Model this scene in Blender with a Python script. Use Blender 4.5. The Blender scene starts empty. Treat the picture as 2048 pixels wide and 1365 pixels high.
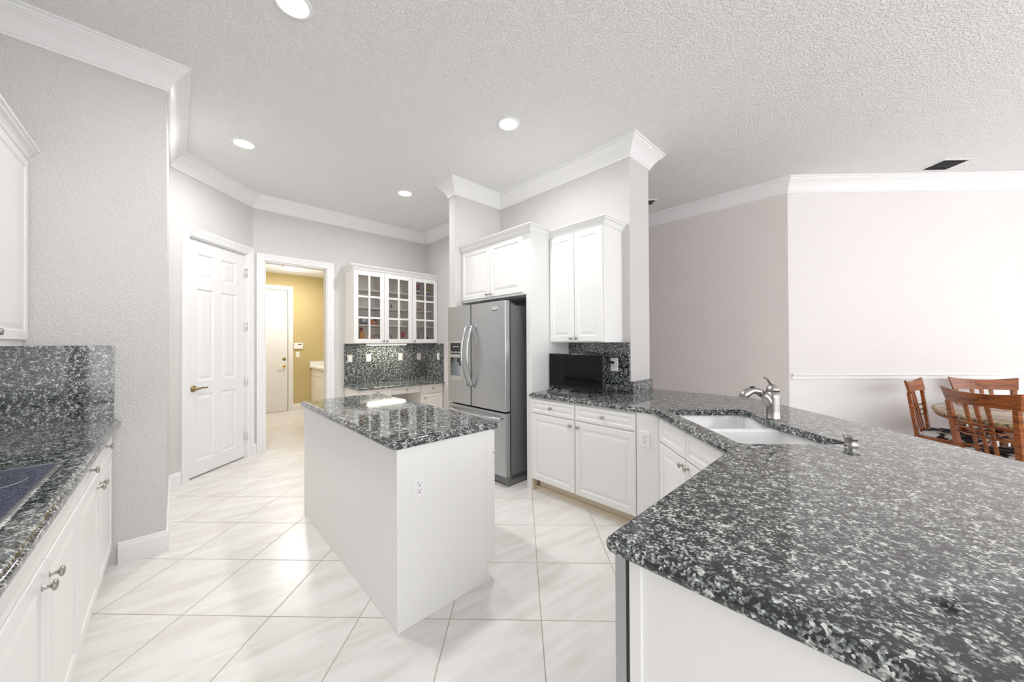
import bpy, bmesh, math, random
from mathutils import Vector, Matrix
random.seed(7)
S = 2 ** -0.5
PI = math.pi
col = bpy.context.scene.collection
scn = bpy.context.scene

# ------------------------------------------------------------------ camera, world, exposure
YAW, PIT, ROL, FPX, CAMZ = 0.02508409, 0.00629382, -0.00492473, 707.67, 1.38
def make_camera():
    cy, sy, cp, sp, cr, sr = math.cos(YAW), math.sin(YAW), math.cos(PIT), math.sin(PIT), math.cos(ROL), math.sin(ROL)
    r = Vector((cy, sy, 0)); f = Vector((-sy * cp, cy * cp, sp)); u = r.cross(f)
    r2 = r * cr + u * sr; u2 = -r * sr + u * cr
    cam = bpy.data.cameras.new('camera'); o = bpy.data.objects.new('camera', cam); col.objects.link(o)
    m = Matrix((r2, u2, -f)).transposed().to_4x4(); m.translation = (0, 0, CAMZ)
    o.matrix_world = m
    cam.sensor_width = 36; cam.lens = FPX / 2048 * 36; cam.clip_start = 0.02; cam.clip_end = 200
    scn.camera = o
make_camera()
w = bpy.data.worlds.new('world'); scn.world = w; w.use_nodes = True
bg = w.node_tree.nodes['Background']; bg.inputs[0].default_value = (0.97, 0.98, 1.0, 1); bg.inputs[1].default_value = 2.0
vs = scn.view_settings
vs.view_transform = 'Standard'; vs.look = 'None'; vs.gamma = 1; vs.use_curve_mapping = False
vs.exposure = 0.86
scn.cycles.max_bounces = 10; scn.cycles.diffuse_bounces = 7; scn.cycles.glossy_bounces = 5
scn.cycles.sample_clamp_indirect = 6
CAN_W = 9.0      # watts of each recessed lamp
WIN_W = 1.0

# ------------------------------------------------------------------ helpers
def AB(a, b):     # kitchen walls run at 45 degrees to the floor tiles: a = along the short walls, b = along the long ones
    return ((a - b) * S, (a + b) * S)
R45 = math.radians(45)
def rot_face(d):  # rotation that makes local -y look along d
    return {'-a': -R45, '+a': 3 * R45, '-b': R45, '+b': -3 * R45, '-X': -2 * R45, '-Y': 0.0}[d]

class M:
    def __init__(s): s.v = []; s.f = []; s.sm = []; s.mi = []; s.cur = 0
    def add(s, vs_, fs, smooth=False):
        n = len(s.v); s.v += [tuple(p) for p in vs_]
        for f in fs: s.f.append([n + i for i in f]); s.sm.append(smooth); s.mi.append(s.cur)
        return s
    def box(s, x0, x1, y0, y1, z0, z1):
        x0, x1 = sorted((x0, x1)); y0, y1 = sorted((y0, y1)); z0, z1 = sorted((z0, z1))
        v = [(x0, y0, z0), (x1, y0, z0), (x1, y1, z0), (x0, y1, z0), (x0, y0, z1), (x1, y0, z1), (x1, y1, z1), (x0, y1, z1)]
        return s.add(v, [(0, 3, 2, 1), (4, 5, 6, 7), (0, 1, 5, 4), (1, 2, 6, 5), (2, 3, 7, 6), (3, 0, 4, 7)])
    def prism(s, poly, z0, z1):
        n = len(poly)
        v = [(x, y, z0) for x, y in poly] + [(x, y, z1) for x, y in poly]
        f = [tuple(range(n - 1, -1, -1)), tuple(range(n, 2 * n))] + [(i, (i + 1) % n, n + (i + 1) % n, n + i) for i in range(n)]
        return s.add(v, f)
    def rings(s, rings, cap0=True, cap1=True, smooth=False, closed=True):
        n = len(rings[0]); v = [p for r in rings for p in r]; f = []
        for k in range(len(rings) - 1):
            for i in range(n if closed else n - 1):
                j = (i + 1) % n
                f.append((k * n + i, k * n + j, (k + 1) * n + j, (k + 1) * n + i))
        s.add(v, f, smooth); base = len(s.v) - len(v)
        if cap0: s.f.append([base + i for i in range(n - 1, -1, -1)]); s.sm.append(False); s.mi.append(s.cur)
        if cap1: s.f.append([base + (len(rings) - 1) * n + i for i in range(n)]); s.sm.append(False); s.mi.append(s.cur)
        return s
    def lathe(s, prof, c=(0, 0, 0), axis='z', n=24, cap=True):
        rs = []
        for r, h in prof:
            ring = []
            for i in range(n):
                t = 2 * PI * i / n; x, y = r * math.cos(t), r * math.sin(t)
                if axis == 'z': p = (c[0] + x, c[1] + y, c[2] + h)
                elif axis == '-y': p = (c[0] + x, c[1] - h, c[2] + y)
                else: p = (c[0] + h, c[1] + x, c[2] + y)
                ring.append(p)
            rs.append(ring)
        return s.rings(rs, cap, cap, True)
    def tube(s, pts, rad, n=12, flat=1.0, up=(0, 0, 1)):
        pts = [Vector(p) for p in pts]; rs = []
        if not hasattr(rad, '__len__'): rad = [rad] * len(pts)
        for i, p in enumerate(pts):
            t = (pts[min(i + 1, len(pts) - 1)] - pts[max(i - 1, 0)]).normalized()
            u = Vector(up) if abs(t.dot(Vector(up))) < 0.95 else Vector((1, 0, 0))
            a = t.cross(u).normalized(); b = a.cross(t).normalized()
            fl = flat[i] if hasattr(flat, '__len__') else flat
            rs.append([tuple(p + a * math.cos(2 * PI * k / n) * rad[i] + b * math.sin(2 * PI * k / n) * rad[i] * fl) for k in range(n)])
        return s.rings(rs, True, True, True)
    def build(s, name, mat, parent=None, bevel=0.0, seg=2, recalc=True):
        me = bpy.data.meshes.new(name); me.from_pydata(s.v, [], s.f)
        mats = mat if isinstance(mat, (list, tuple)) else [mat]
        for m in mats: me.materials.append(m)
        for p, sm, mi in zip(me.polygons, s.sm, s.mi): p.use_smooth = sm; p.material_index = mi
        me.validate()
        if recalc:
            bm = bmesh.new(); bm.from_mesh(me); bmesh.ops.recalc_face_normals(bm, faces=bm.faces); bm.to_mesh(me); bm.free()
        o = bpy.data.objects.new(name, me); col.objects.link(o)
        if parent: o.parent = parent
        if bevel:
            b = o.modifiers.new('bevel', 'BEVEL'); b.width = bevel; b.segments = seg; b.limit_method = 'ANGLE'; b.angle_limit = math.radians(40)
            b.harden_normals = False
        return o

def tag(o, label=None, cat=None, group=None, kind=None):
    if label: o['label'] = label
    if cat: o['category'] = cat
    if group: o['group'] = group
    if kind: o['kind'] = kind
    return o
def thing(name, label, cat, loc=(0, 0, 0), rz=0.0, group=None):
    o = bpy.data.objects.new(name, None); col.objects.link(o)
    o.location = loc; o.rotation_euler = (0, 0, rz); o.empty_display_size = 0.1
    return tag(o, label, cat, group)
def struct(o): o['kind'] = 'structure'; return o
def at(o, loc, rz=0.0): o.location = loc; o.rotation_euler = (0, 0, rz); return o
def copy_tree(o, parent=None):
    c = o.copy(); col.objects.link(c)
    if parent: c.parent = parent
    for ch in list(o.children): copy_tree(ch, c)
    return c

# ------------------------------------------------------------------ materials
def newmat(name):
    m = bpy.data.materials.new(name); m.use_nodes = True
    return m, m.node_tree, m.node_tree.nodes['Principled BSDF']
def N(nt, t, **k):
    n = nt.nodes.new(t)
    for a, b in k.items():
        if a in n.inputs.keys(): n.inputs[a].default_value = b
        else: setattr(n, a, b)
    return n
def plain(name, c, rough=0.5, metal=0.0, spec=0.5, coat=0.0):
    m, nt, p = newmat(name)
    p.inputs['Base Color'].default_value = (*c, 1); p.inputs['Roughness'].default_value = rough
    p.inputs['Metallic'].default_value = metal; p.inputs['Specular IOR Level'].default_value = spec
    p.inputs['Coat Weight'].default_value = coat; p.inputs['Coat Roughness'].default_value = 0.08
    return m
def bumpy(name, c, rough, scale, strength, dist=0.002, detail=2.0, ramp=None, var=0.0):
    m, nt, p = newmat(name)
    L = nt.links.new
    tc = N(nt, 'ShaderNodeTexCoord'); no = N(nt, 'ShaderNodeTexNoise'); no.inputs['Scale'].default_value = scale; no.inputs['Detail'].default_value = detail
    L(tc.outputs['Object'], no.inputs['Vector'])
    h = no.outputs['Fac']
    if ramp:
        r = N(nt, 'ShaderNodeValToRGB'); r.color_ramp.elements[0].position = ramp[0]; r.color_ramp.elements[1].position = ramp[1]
        L(h, r.inputs[0]); h = r.outputs[0]
    b = N(nt, 'ShaderNodeBump'); b.inputs['Strength'].default_value = strength; b.inputs['Distance'].default_value = dist
    L(h, b.inputs['Height']); L(b.outputs[0], p.inputs['Normal'])
    p.inputs['Base Color'].default_value = (*c, 1); p.inputs['Roughness'].default_value = rough
    if var:
        n2 = N(nt, 'ShaderNodeTexNoise'); n2.inputs['Scale'].default_value = 1.7
        L(tc.outputs['Object'], n2.inputs['Vector'])
        mx = N(nt, 'ShaderNodeMix', data_type='RGBA'); mx.inputs[6].default_value = (*c, 1); mx.inputs[7].default_value = (*[x * (1 - var) for x in c], 1)
        L(n2.outputs['Fac'], mx.inputs[0]); L(mx.outputs[2], p.inputs['Base Color'])
    return m
MAT = {}
MAT['wall'] = bumpy('wall_paint', (0.66, 0.64, 0.628), 0.75, 110, 0.6, 0.003, 2.5, (0.42, 0.62))
MAT['wall_warm'] = bumpy('beige_wall_paint', (0.74, 0.685, 0.655), 0.75, 130, 0.4, 0.0025, 2.5, (0.42, 0.62))
MAT['wall_pale'] = bumpy('pale_wall_paint', (0.79, 0.755, 0.74), 0.75, 130, 0.4, 0.003, 2.5, (0.42, 0.62))
MAT['wall_white'] = bumpy('white_wall_paint', (0.83, 0.825, 0.82), 0.75, 130, 0.35, 0.0025, 2.5, (0.42, 0.62))
MAT['ceiling'] = bumpy('ceiling_texture', (0.86, 0.86, 0.86), 0.9, 70, 0.75, 0.006, 3, (0.45, 0.6))
MAT['yellow'] = bumpy('mustard_wall_paint', (0.56, 0.455, 0.225), 0.75, 95, 0.4, 0.003, 2.5, (0.42, 0.62))
MAT['trim'] = plain('trim_white', (0.83, 0.83, 0.83), 0.4)
MAT['cab'] = plain('cabinet_white', (0.84, 0.838, 0.825), 0.32)
MAT['cream'] = plain('cabinet_cream', (0.87, 0.835, 0.78), 0.35)
MAT['plate'] = plain('almond_plate', (0.70, 0.68, 0.64), 0.35)
MAT['beige_wood'] = plain('toe_kick_beige', (0.66, 0.57, 0.43), 0.5)  # plain beige of the toe kicks and the door threshold
MAT['door'] = plain('door_white', (0.81, 0.81, 0.82), 0.35)
MAT['plastic'] = plain('white_plastic', (0.86, 0.86, 0.86), 0.3)
MAT['dark'] = plain('black_slot', (0.012, 0.012, 0.012), 0.5)
MAT['black'] = plain('black_plastic', (0.008, 0.008, 0.009), 0.12)
MAT['screen'] = plain('screen_black', (0.002, 0.002, 0.003), 0.08, spec=0.3)
MAT['nickel'] = plain('brushed_nickel', (0.44, 0.42, 0.395), 0.28, 1.0)
MAT['chrome'] = plain('chrome', (0.8, 0.8, 0.8), 0.12, 1.0)
MAT['brass'] = plain('antique_brass', (0.27, 0.20, 0.085), 0.3, 1.0)
MAT['gold'] = plain('bright_brass', (0.85, 0.62, 0.22), 0.25, 1.0)
MAT['porcelain'] = plain('sink_porcelain', (0.86, 0.86, 0.86), 0.12, coat=0.5)
MAT['gasket'] = plain('dark_gasket', (0.03, 0.03, 0.03), 0.5)
MAT['greyside'] = bumpy('fridge_side_grey', (0.19, 0.19, 0.195), 0.36, 300, 0.1, 0.0005)
MAT['grille'] = plain('vent_grey', (0.22, 0.22, 0.225), 0.6)

def steel(name, c=(0.50, 0.50, 0.505), rough=0.33, axis=2):
    m, nt, p = newmat(name); L = nt.links.new
    tc = N(nt, 'ShaderNodeTexCoord'); mp = N(nt, 'ShaderNodeMapping'); sc = [260, 260, 260]; sc[axis] = 4
    mp.inputs['Scale'].default_value = sc
    no = N(nt, 'ShaderNodeTexNoise'); no.inputs['Scale'].default_value = 1.0; no.inputs['Detail'].default_value = 3
    L(tc.outputs['Object'], mp.inputs[0]); L(mp.outputs[0], no.inputs['Vector'])
    mr = N(nt, 'ShaderNodeMapRange'); mr.inputs['To Min'].default_value = rough - 0.06; mr.inputs['To Max'].default_value = rough + 0.08
    L(no.outputs['Fac'], mr.inputs[0]); L(mr.outputs[0], p.inputs['Roughness'])
    mc = N(nt, 'ShaderNodeMix', data_type='RGBA'); mc.inputs[6].default_value = (*[x * 0.93 for x in c], 1); mc.inputs[7].default_value = (*[x * 1.05 for x in c], 1)
    L(no.outputs['Fac'], mc.inputs[0]); L(mc.outputs[2], p.inputs['Base Color'])
    p.inputs['Metallic'].default_value = 1.0
    return m
MAT['steel'] = steel('stainless_steel', (0.485, 0.50, 0.515), 0.34, 0)
MAT['steel_handle'] = steel('stainless_handle', (0.6, 0.6, 0.605), 0.22, 2)

def granite():
    m, nt, p = newmat('granite_black_flecked'); L = nt.links.new
    tc = N(nt, 'ShaderNodeTexCoord')
    geo = N(nt, 'ShaderNodeNewGeometry')
    src = geo.outputs['Position']
    wn = N(nt, 'ShaderNodeTexNoise'); wn.inputs['Scale'].default_value = 70; wn.inputs['Detail'].default_value = 2
    L(src, wn.inputs['Vector'])
    wm = N(nt, 'ShaderNodeVectorMath', operation='SCALE'); wm.inputs['Scale'].default_value = 0.012
    sub = N(nt, 'ShaderNodeVectorMath', operation='SUBTRACT'); sub.inputs[1].default_value = (0.5, 0.5, 0.5)
    L(wn.outputs['Color'], sub.inputs[0]); L(sub.outputs[0], wm.inputs[0])
    ad = N(nt, 'ShaderNodeVectorMath', operation='ADD'); L(src, ad.inputs[0]); L(wm.outputs[0], ad.inputs[1])
    vo = N(nt, 'ShaderNodeTexVoronoi'); vo.inputs['Scale'].default_value = 185; L(ad.outputs[0], vo.inputs['Vector'])
    sp = N(nt, 'ShaderNodeSeparateColor'); L(vo.outputs['Color'], sp.inputs[0])
    n1 = N(nt, 'ShaderNodeTexNoise'); n1.inputs['Scale'].default_value = 42; n1.inputs['Detail'].default_value = 3; n1.inputs['Roughness'].default_value = 0.65
    L(src, n1.inputs['Vector'])
    # cell value + soft cluster noise
    mm = N(nt, 'ShaderNodeMath', operation='MULTIPLY_ADD'); mm.inputs[1].default_value = 0.45
    n1m = N(nt, 'ShaderNodeMath', operation='MULTIPLY'); n1m.inputs[1].default_value = 1.02
    L(n1.outputs['Fac'], n1m.inputs[0]); L(sp.outputs[0], mm.inputs[0]); L(n1m.outputs[0], mm.inputs[2])
    cr = N(nt, 'ShaderNodeValToRGB'); e = cr.color_ramp.elements
    e[0].position = 0.0; e[0].color = (0.008, 0.010, 0.012, 1)
    e[1].position = 1.0; e[1].color = (0.66, 0.68, 0.65, 1)
    for pos, c in ((0.67, (0.009, 0.011, 0.013, 1)), (0.73, (0.035, 0.050, 0.054, 1)), (0.80, (0.125, 0.150, 0.148, 1)), (0.90, (0.30, 0.31, 0.295, 1))):
        x = cr.color_ramp.elements.new(pos); x.color = c
    L(mm.outputs[0], cr.inputs[0]); L(cr.outputs[0], p.inputs['Base Color'])
    p.inputs['Roughness'].default_value = 0.06; p.inputs['IOR'].default_value = 1.8
    return m
MAT['granite'] = granite()

def math_node(nt, op, a, b=None):
    n = N(nt, 'ShaderNodeMath', operation=op)
    for i, x in enumerate((a, b)):
        if x is None: continue
        if isinstance(x, (int, float)): n.inputs[i].default_value = x
        else: nt.links.new(x, n.inputs[i])
    return n.outputs[0]
def floor_mat():
    m, nt, p = newmat('floor_tile_cream'); L = nt.links.new
    geo = N(nt, 'ShaderNodeNewGeometry'); sx = N(nt, 'ShaderNodeSeparateXYZ'); L(geo.outputs['Position'], sx.inputs[0])
    def axis(out, off, pitch):
        t = math_node(nt, 'DIVIDE', math_node(nt, 'SUBTRACT', out, off), pitch)
        fr = math_node(nt, 'FRACT', t); fl = math_node(nt, 'FLOOR', t)
        d = math_node(nt, 'SUBTRACT', 0.5, math_node(nt, 'ABSOLUTE', math_node(nt, 'SUBTRACT', fr, 0.5)))
        return math_node(nt, 'MULTIPLY', d, pitch), fl
    dx, fx = axis(sx.outputs[0], 0.095, 0.4577); dy, fy = axis(sx.outputs[1], 2.234, 0.4625)
    d = math_node(nt, 'MINIMUM', dx, dy)
    mr = N(nt, 'ShaderNodeMapRange'); mr.inputs['From Min'].default_value = 0.0016; mr.inputs['From Max'].default_value = 0.0032
    L(d, mr.inputs[0])
    cx = N(nt, 'ShaderNodeCombineXYZ'); L(fx, cx.inputs[0]); L(fy, cx.inputs[1])
    wn = N(nt, 'ShaderNodeTexWhiteNoise'); L(cx.outputs[0], wn.inputs['Vector'])
    # soft veining, turned a little from tile to tile
    ro = N(nt, 'ShaderNodeVectorRotate'); ro.rotation_type = 'Z_AXIS'; L(geo.outputs['Position'], ro.inputs['Vector'])
    ro.inputs['Angle'].default_value = -0.62
    mp = N(nt, 'ShaderNodeMapping'); mp.inputs['Scale'].default_value = (2.2, 13, 1); L(ro.outputs[0], mp.inputs[0])
    off = N(nt, 'ShaderNodeVectorMath', operation='MULTIPLY_ADD'); off.inputs[1].default_value = (3, 3, 3)
    L(wn.outputs['Color'], off.inputs[0]); L(mp.outputs[0], off.inputs[2])
    no = N(nt, 'ShaderNodeTexNoise'); no.inputs['Scale'].default_value = 1.0; no.inputs['Detail'].default_value = 4; no.inputs['Distortion'].default_value = 0.6
    L(off.outputs[0], no.inputs['Vector'])
    cr = N(nt, 'ShaderNodeValToRGB'); cr.color_ramp.elements[0].position = 0.3; cr.color_ramp.elements[1].position = 0.62
    cr.color_ramp.elements[0].color = (0.70, 0.665, 0.635, 1); cr.color_ramp.elements[1].color = (0.80, 0.785, 0.765, 1)
    L(no.outputs['Fac'], cr.inputs[0])
    mx = N(nt, 'ShaderNodeMix', data_type='RGBA'); mx.inputs[6].default_value = (0.42, 0.37, 0.31, 1)
    L(mr.outputs[0], mx.inputs[0]); L(cr.outputs[0], mx.inputs[7]); L(mx.outputs[2], p.inputs['Base Color'])
    rr = N(nt, 'ShaderNodeMapRange'); rr.inputs['To Min'].default_value = 0.7; rr.inputs['To Max'].default_value = 0.26
    L(mr.outputs[0], rr.inputs[0]); L(rr.outputs[0], p.inputs['Roughness'])
    b = N(nt, 'ShaderNodeBump'); b.inputs['Strength'].default_value = 0.5; b.inputs['Distance'].default_value = 0.002
    L(mr.outputs[0], b.inputs['Height']); L(b.outputs[0], p.inputs['Normal'])
    return m
MAT['floor'] = floor_mat()

def wood():
    m, nt, p = newmat('cherry_wood'); L = nt.links.new
    tc = N(nt, 'ShaderNodeTexCoord'); mp = N(nt, 'ShaderNodeMapping'); mp.inputs['Scale'].default_value = (3, 3, 22)
    L(tc.outputs['Object'], mp.inputs[0])
    no = N(nt, 'ShaderNodeTexNoise'); no.inputs['Scale'].default_value = 2.5; no.inputs['Detail'].default_value = 4; no.inputs['Distortion'].default_value = 0.8
    L(mp.outputs[0], no.inputs['Vector'])
    cr = N(nt, 'ShaderNodeValToRGB'); cr.color_ramp.elements[0].position = 0.32; cr.color_ramp.elements[1].position = 0.7
    cr.color_ramp.elements[0].color = (0.115, 0.024, 0.003, 1); cr.color_ramp.elements[1].color = (0.42, 0.115, 0.016, 1)
    L(no.outputs['Fac'], cr.inputs[0]); L(cr.outputs[0], p.inputs['Base Color'])
    p.inputs['Roughness'].default_value = 0.25; p.inputs['Coat Weight'].default_value = 0.1; p.inputs['Coat Roughness'].default_value = 0.1
    return m
MAT['wood'] = wood()
def stone():
    m, nt, p = newmat('travertine_table_top'); L = nt.links.new
    tc = N(nt, 'ShaderNodeTexCoord'); no = N(nt, 'ShaderNodeTexNoise'); no.inputs['Scale'].default_value = 9; no.inputs['Detail'].default_value = 6
    L(tc.outputs['Object'], no.inputs['Vector'])
    cr = N(nt, 'ShaderNodeValToRGB'); cr.color_ramp.elements[0].position = 0.35; cr.color_ramp.elements[1].position = 0.65
    cr.color_ramp.elements[0].color = (0.42, 0.31, 0.20, 1); cr.color_ramp.elements[1].color = (0.66, 0.57, 0.46, 1)
    L(no.outputs['Fac'], cr.inputs[0]); L(cr.outputs[0], p.inputs['Base Color']); p.inputs['Roughness'].default_value = 0.15
    return m
MAT['stone'] = stone()
def stone_edge():
    m, nt, p = newmat('mottled_stone_edge'); L = nt.links.new
    tc = N(nt, 'ShaderNodeTexCoord'); no = N(nt, 'ShaderNodeTexNoise'); no.inputs['Scale'].default_value = 38; no.inputs['Detail'].default_value = 4
    L(tc.outputs['Object'], no.inputs['Vector'])
    cr = N(nt, 'ShaderNodeValToRGB'); cr.color_ramp.elements[0].position = 0.36; cr.color_ramp.elements[1].position = 0.56
    cr.color_ramp.elements[0].color = (0.08, 0.06, 0.03, 1); cr.color_ramp.elements[1].color = (0.55, 0.43, 0.24, 1)
    L(no.outputs['Fac'], cr.inputs[0]); L(cr.outputs[0], p.inputs['Base Color']); p.inputs['Roughness'].default_value = 0.4
    return m
MAT['stone_edge'] = stone_edge()
def cooktop_mat():
    m, nt, p = newmat('cooktop_ceramic'); L = nt.links.new
    tc = N(nt, 'ShaderNodeTexCoord'); no = N(nt, 'ShaderNodeTexNoise'); no.inputs['Scale'].default_value = 420; no.inputs['Detail'].default_value = 1
    L(tc.outputs['Object'], no.inputs['Vector'])
    cr = N(nt, 'ShaderNodeValToRGB'); cr.color_ramp.elements[0].position = 0.40; cr.color_ramp.elements[1].position = 0.66
    cr.color_ramp.elements[0].color = (0.010, 0.012, 0.030, 1); cr.color_ramp.elements[1].color = (0.20, 0.21, 0.30, 1)
    L(no.outputs['Fac'], cr.inputs[0]); L(cr.outputs[0], p.inputs['Base Color']); p.inputs['Roughness'].default_value = 0.12
    return m
MAT['cooktop'] = cooktop_mat()
def fabric():
    m, nt, p = newmat('zebra_cushion_fabric'); L = nt.links.new
    tc = N(nt, 'ShaderNodeTexCoord'); no = N(nt, 'ShaderNodeTexNoise'); no.inputs['Scale'].default_value = 5; no.inputs['Detail'].default_value = 2; no.inputs['Distortion'].default_value = 2.2
    L(tc.outputs['Object'], no.inputs['Vector'])
    cr = N(nt, 'ShaderNodeValToRGB'); cr.color_ramp.elements[0].position = 0.46; cr.color_ramp.elements[1].position = 0.52
    cr.color_ramp.elements[0].color = (0.02, 0.018, 0.02, 1); cr.color_ramp.elements[1].color = (0.72, 0.70, 0.68, 1)
    L(no.outputs['Fac'], cr.inputs[0]); L(cr.outputs[0], p.inputs['Base Color']); p.inputs['Roughness'].default_value = 0.85
    return m
MAT['fabric'] = fabric()
def glass():
    m, nt, p = newmat('clear_glass'); L = nt.links.new
    out = nt.nodes['Material Output']; nt.nodes.remove(p)
    tr = N(nt, 'ShaderNodeBsdfTransparent'); gl = N(nt, 'ShaderNodeBsdfGlossy'); gl.inputs['Roughness'].default_value = 0.01
    fr = N(nt, 'ShaderNodeFresnel'); fr.inputs['IOR'].default_value = 1.5
    mx = N(nt, 'ShaderNodeMixShader'); L(fr.outputs[0], mx.inputs[0]); L(tr.outputs[0], mx.inputs[1]); L(gl.outputs[0], mx.inputs[2]); L(mx.outputs[0], out.inputs[0])
    return m
MAT['glass'] = glass()
def emis(name, c, s):
    m, nt, p = newmat(name); p.inputs['Base Color'].default_value = (0.8, 0.8, 0.8, 1)
    p.inputs['Emission Color'].default_value = (*c, 1); p.inputs['Emission Strength'].default_value = s
    return m
MAT['lamp'] = emis('lamp_lens', (1, 0.99, 0.97), 9.0)
MAT['tube'] = emis('fluorescent_diffuser', (1, 0.95, 0.82), 2.2)
def flat(name, c, r=0.5): return plain(name, c, r)

# ------------------------------------------------------------------ plan geometry helpers
def ab_of_X(X, b): return (b + X / S, b)            # point on plane X=const at given b
def norm2(p): l = math.hypot(*p); return (p[0] / l, p[1] / l)
def offset_poly(poly, d, closed=True):
    """shift every edge to its left by d (ccw polygon: inwards)"""
    n = len(poly); out = []
    for i in range(n):
        p = poly[i]
        if closed or 0 < i < n - 1:
            a, c = poly[i - 1], poly[(i + 1) % n]
            d1 = norm2((p[0] - a[0], p[1] - a[1])); d2 = norm2((c[0] - p[0], c[1] - p[1]))
            n1 = (-d1[1], d1[0]); n2 = (-d2[1], d2[0])
            k = 1 + n1[0] * n2[0] + n1[1] * n2[1]
            out.append((p[0] + d * (n1[0] + n2[0]) / k, p[1] + d * (n1[1] + n2[1]) / k))
        else:
            q = poly[1] if i == 0 else poly[-2]
            dd = norm2((q[0] - p[0], q[1] - p[1])) if i == 0 else norm2((p[0] - q[0], p[1] - q[1]))
            out.append((p[0] - dd[1] * d, p[1] + dd[0] * d))
    return out
def sweep(line, prof, side=1, closed=False):
    """mitred moulding: profile points (distance from wall, z); side=+1 puts it left of the line"""
    m = M(); cols = []
    for n_, z in prof:
        cols.append([(x, y, z) for x, y in offset_poly(line, n_ * side, closed)])
    k = len(line); pn = len(prof)
    v = [cols[j][i] for i in range(k) for j in range(pn)]; f = []
    for i in range(k if closed else k - 1):
        i2 = (i + 1) % k
        for j in range(pn):
            j2 = (j + 1) % pn
            f.append((i * pn + j, i2 * pn + j, i2 * pn + j2, i * pn + j2))
    if not closed: f += [tuple(range(pn)), tuple((k - 1) * pn + j for j in range(pn - 1, -1, -1))]
    m.add(v, f); return m
def rounded(poly, radii, n=6):
    out = []
    N_ = len(poly)
    for i, p in enumerate(poly):
        r = radii.get(i, 0)
        if not r: out.append(p); continue
        a, c = poly[i - 1], poly[(i + 1) % N_]
        d1 = norm2((a[0] - p[0], a[1] - p[1])); d2 = norm2((c[0] - p[0], c[1] - p[1]))
        cosang = d1[0] * d2[0] + d1[1] * d2[1]; ang = math.acos(cosang); t = r / math.tan(ang / 2)
        p1 = (p[0] + d1[0] * t, p[1] + d1[1] * t); p2 = (p[0] + d2[0] * t, p[1] + d2[1] * t)
        for k in range(n + 1):
            s_ = k / n
            out.append(((1 - s_) ** 2 * p1[0] + 2 * s_ * (1 - s_) * p[0] + s_ * s_ * p2[0], (1 - s_) ** 2 * p1[1] + 2 * s_ * (1 - s_) * p[1] + s_ * s_ * p2[1]))
    return out
def slab(name, mat, poly, z0, z1, hole=None, parent=None, ogee=True):
    """stone worktop with a stepped ogee edge; poly ccw"""
    t = z1 - z0
    prof = [(0.010, z0), (0.003, z0 + 0.003), (0.0, z0 + 0.009), (0.0, z0 + t * 0.50), (0.003, z0 + t * 0.62), (0.008, z0 + t * 0.68), (0.0095, z0 + t * 0.72),
            (0.0115, z0 + t * 0.84), (0.016, z0 + t * 0.95), (0.022, z1)] if ogee else [(0.0, z0), (0, z1 - 0.003), (0.003, z1)]
    bm = bmesh.new()
    loops = []
    for d, z in prof:
        loops.append([bm.verts.new((x, y, z)) for x, y in offset_poly(poly, d)])
    n = len(poly)
    for k in range(len(loops) - 1):
        for i in range(n):
            j = (i + 1) % n
            bm.faces.new((loops[k][i], loops[k][j], loops[k + 1][j], loops[k + 1][i]))
    hl = None
    if hole:
        hl = [[bm.verts.new((x, y, z)) for x, y in hole] for z in (z0, z1)]
        for i in range(len(hole)):
            j = (i + 1) % len(hole)
            bm.faces.new((hl[0][i], hl[0][j], hl[1][j], hl[1][i]))
    for li, z in ((0, 0), (-1, 1)):
        ed = []
        for i in range(n):
            j = (i + 1) % n; ed.append(bm.edges.get((loops[li][i], loops[li][j])) or bm.edges.new((loops[li][i], loops[li][j])))
        if hole:
            h = hl[z]
            for i in range(len(h)):
                j = (i + 1) % len(h); ed.append(bm.edges.get((h[i], h[j])))
        bmesh.ops.triangle_fill(bm, use_beauty=True, use_dissolve=True, edges=ed)
    bmesh.ops.recalc_face_normals(bm, faces=bm.faces)
    flat_ = {f for f in bm.faces if abs(f.normal.z) > 0.999}
    for f in bm.faces: f.smooth = f not in flat_
    for e in bm.edges:
        e.smooth = not (any(f in flat_ for f in e.link_faces) or (len(e.link_faces) == 2 and e.calc_face_angle(0) > math.radians(38)))
    me = bpy.data.meshes.new(name); bm.to_mesh(me); bm.free(); me.materials.append(mat)
    o = bpy.data.objects.new(name, me); col.objects.link(o)
    if parent: o.parent = parent
    return o

ROT = R45   # everything laid out in (a, b) sits in a frame turned by 45 degrees
def ab_build(m, name, mat, parent=None, bevel=0.0):
    o = m.build(name, mat, parent, bevel)
    if not parent: o.rotation_euler = (0, 0, ROT)
    return o

# ------------------------------------------------------------------ room shell
CEIL = 3.255
struct(M().box(-7, 7.6, -3.4, 11, -0.12, 0).build('floor', MAT['floor']))
struct(M().box(-7, 7.6, -3.4, 11, CEIL, CEIL + 0.15).build('ceiling', MAT['ceiling']))
def wall(name, m, mat='wall', ab=True):
    o = m.build(name, MAT[mat]); struct(o)
    if ab: o.rotation_euler = (0, 0, ROT)
    return o
wall('wall_left', M().box(-1.02, -0.9, -1.2, 3.34, 0, CEIL))
wall('wall_left_end', M().prism([(-1.02, 3.34), (-0.045, 3.34), (-0.045, 4.707), (-0.18, 4.707), (-0.18, 3.46), (-1.02, 3.46)], 0, CEIL))
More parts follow.
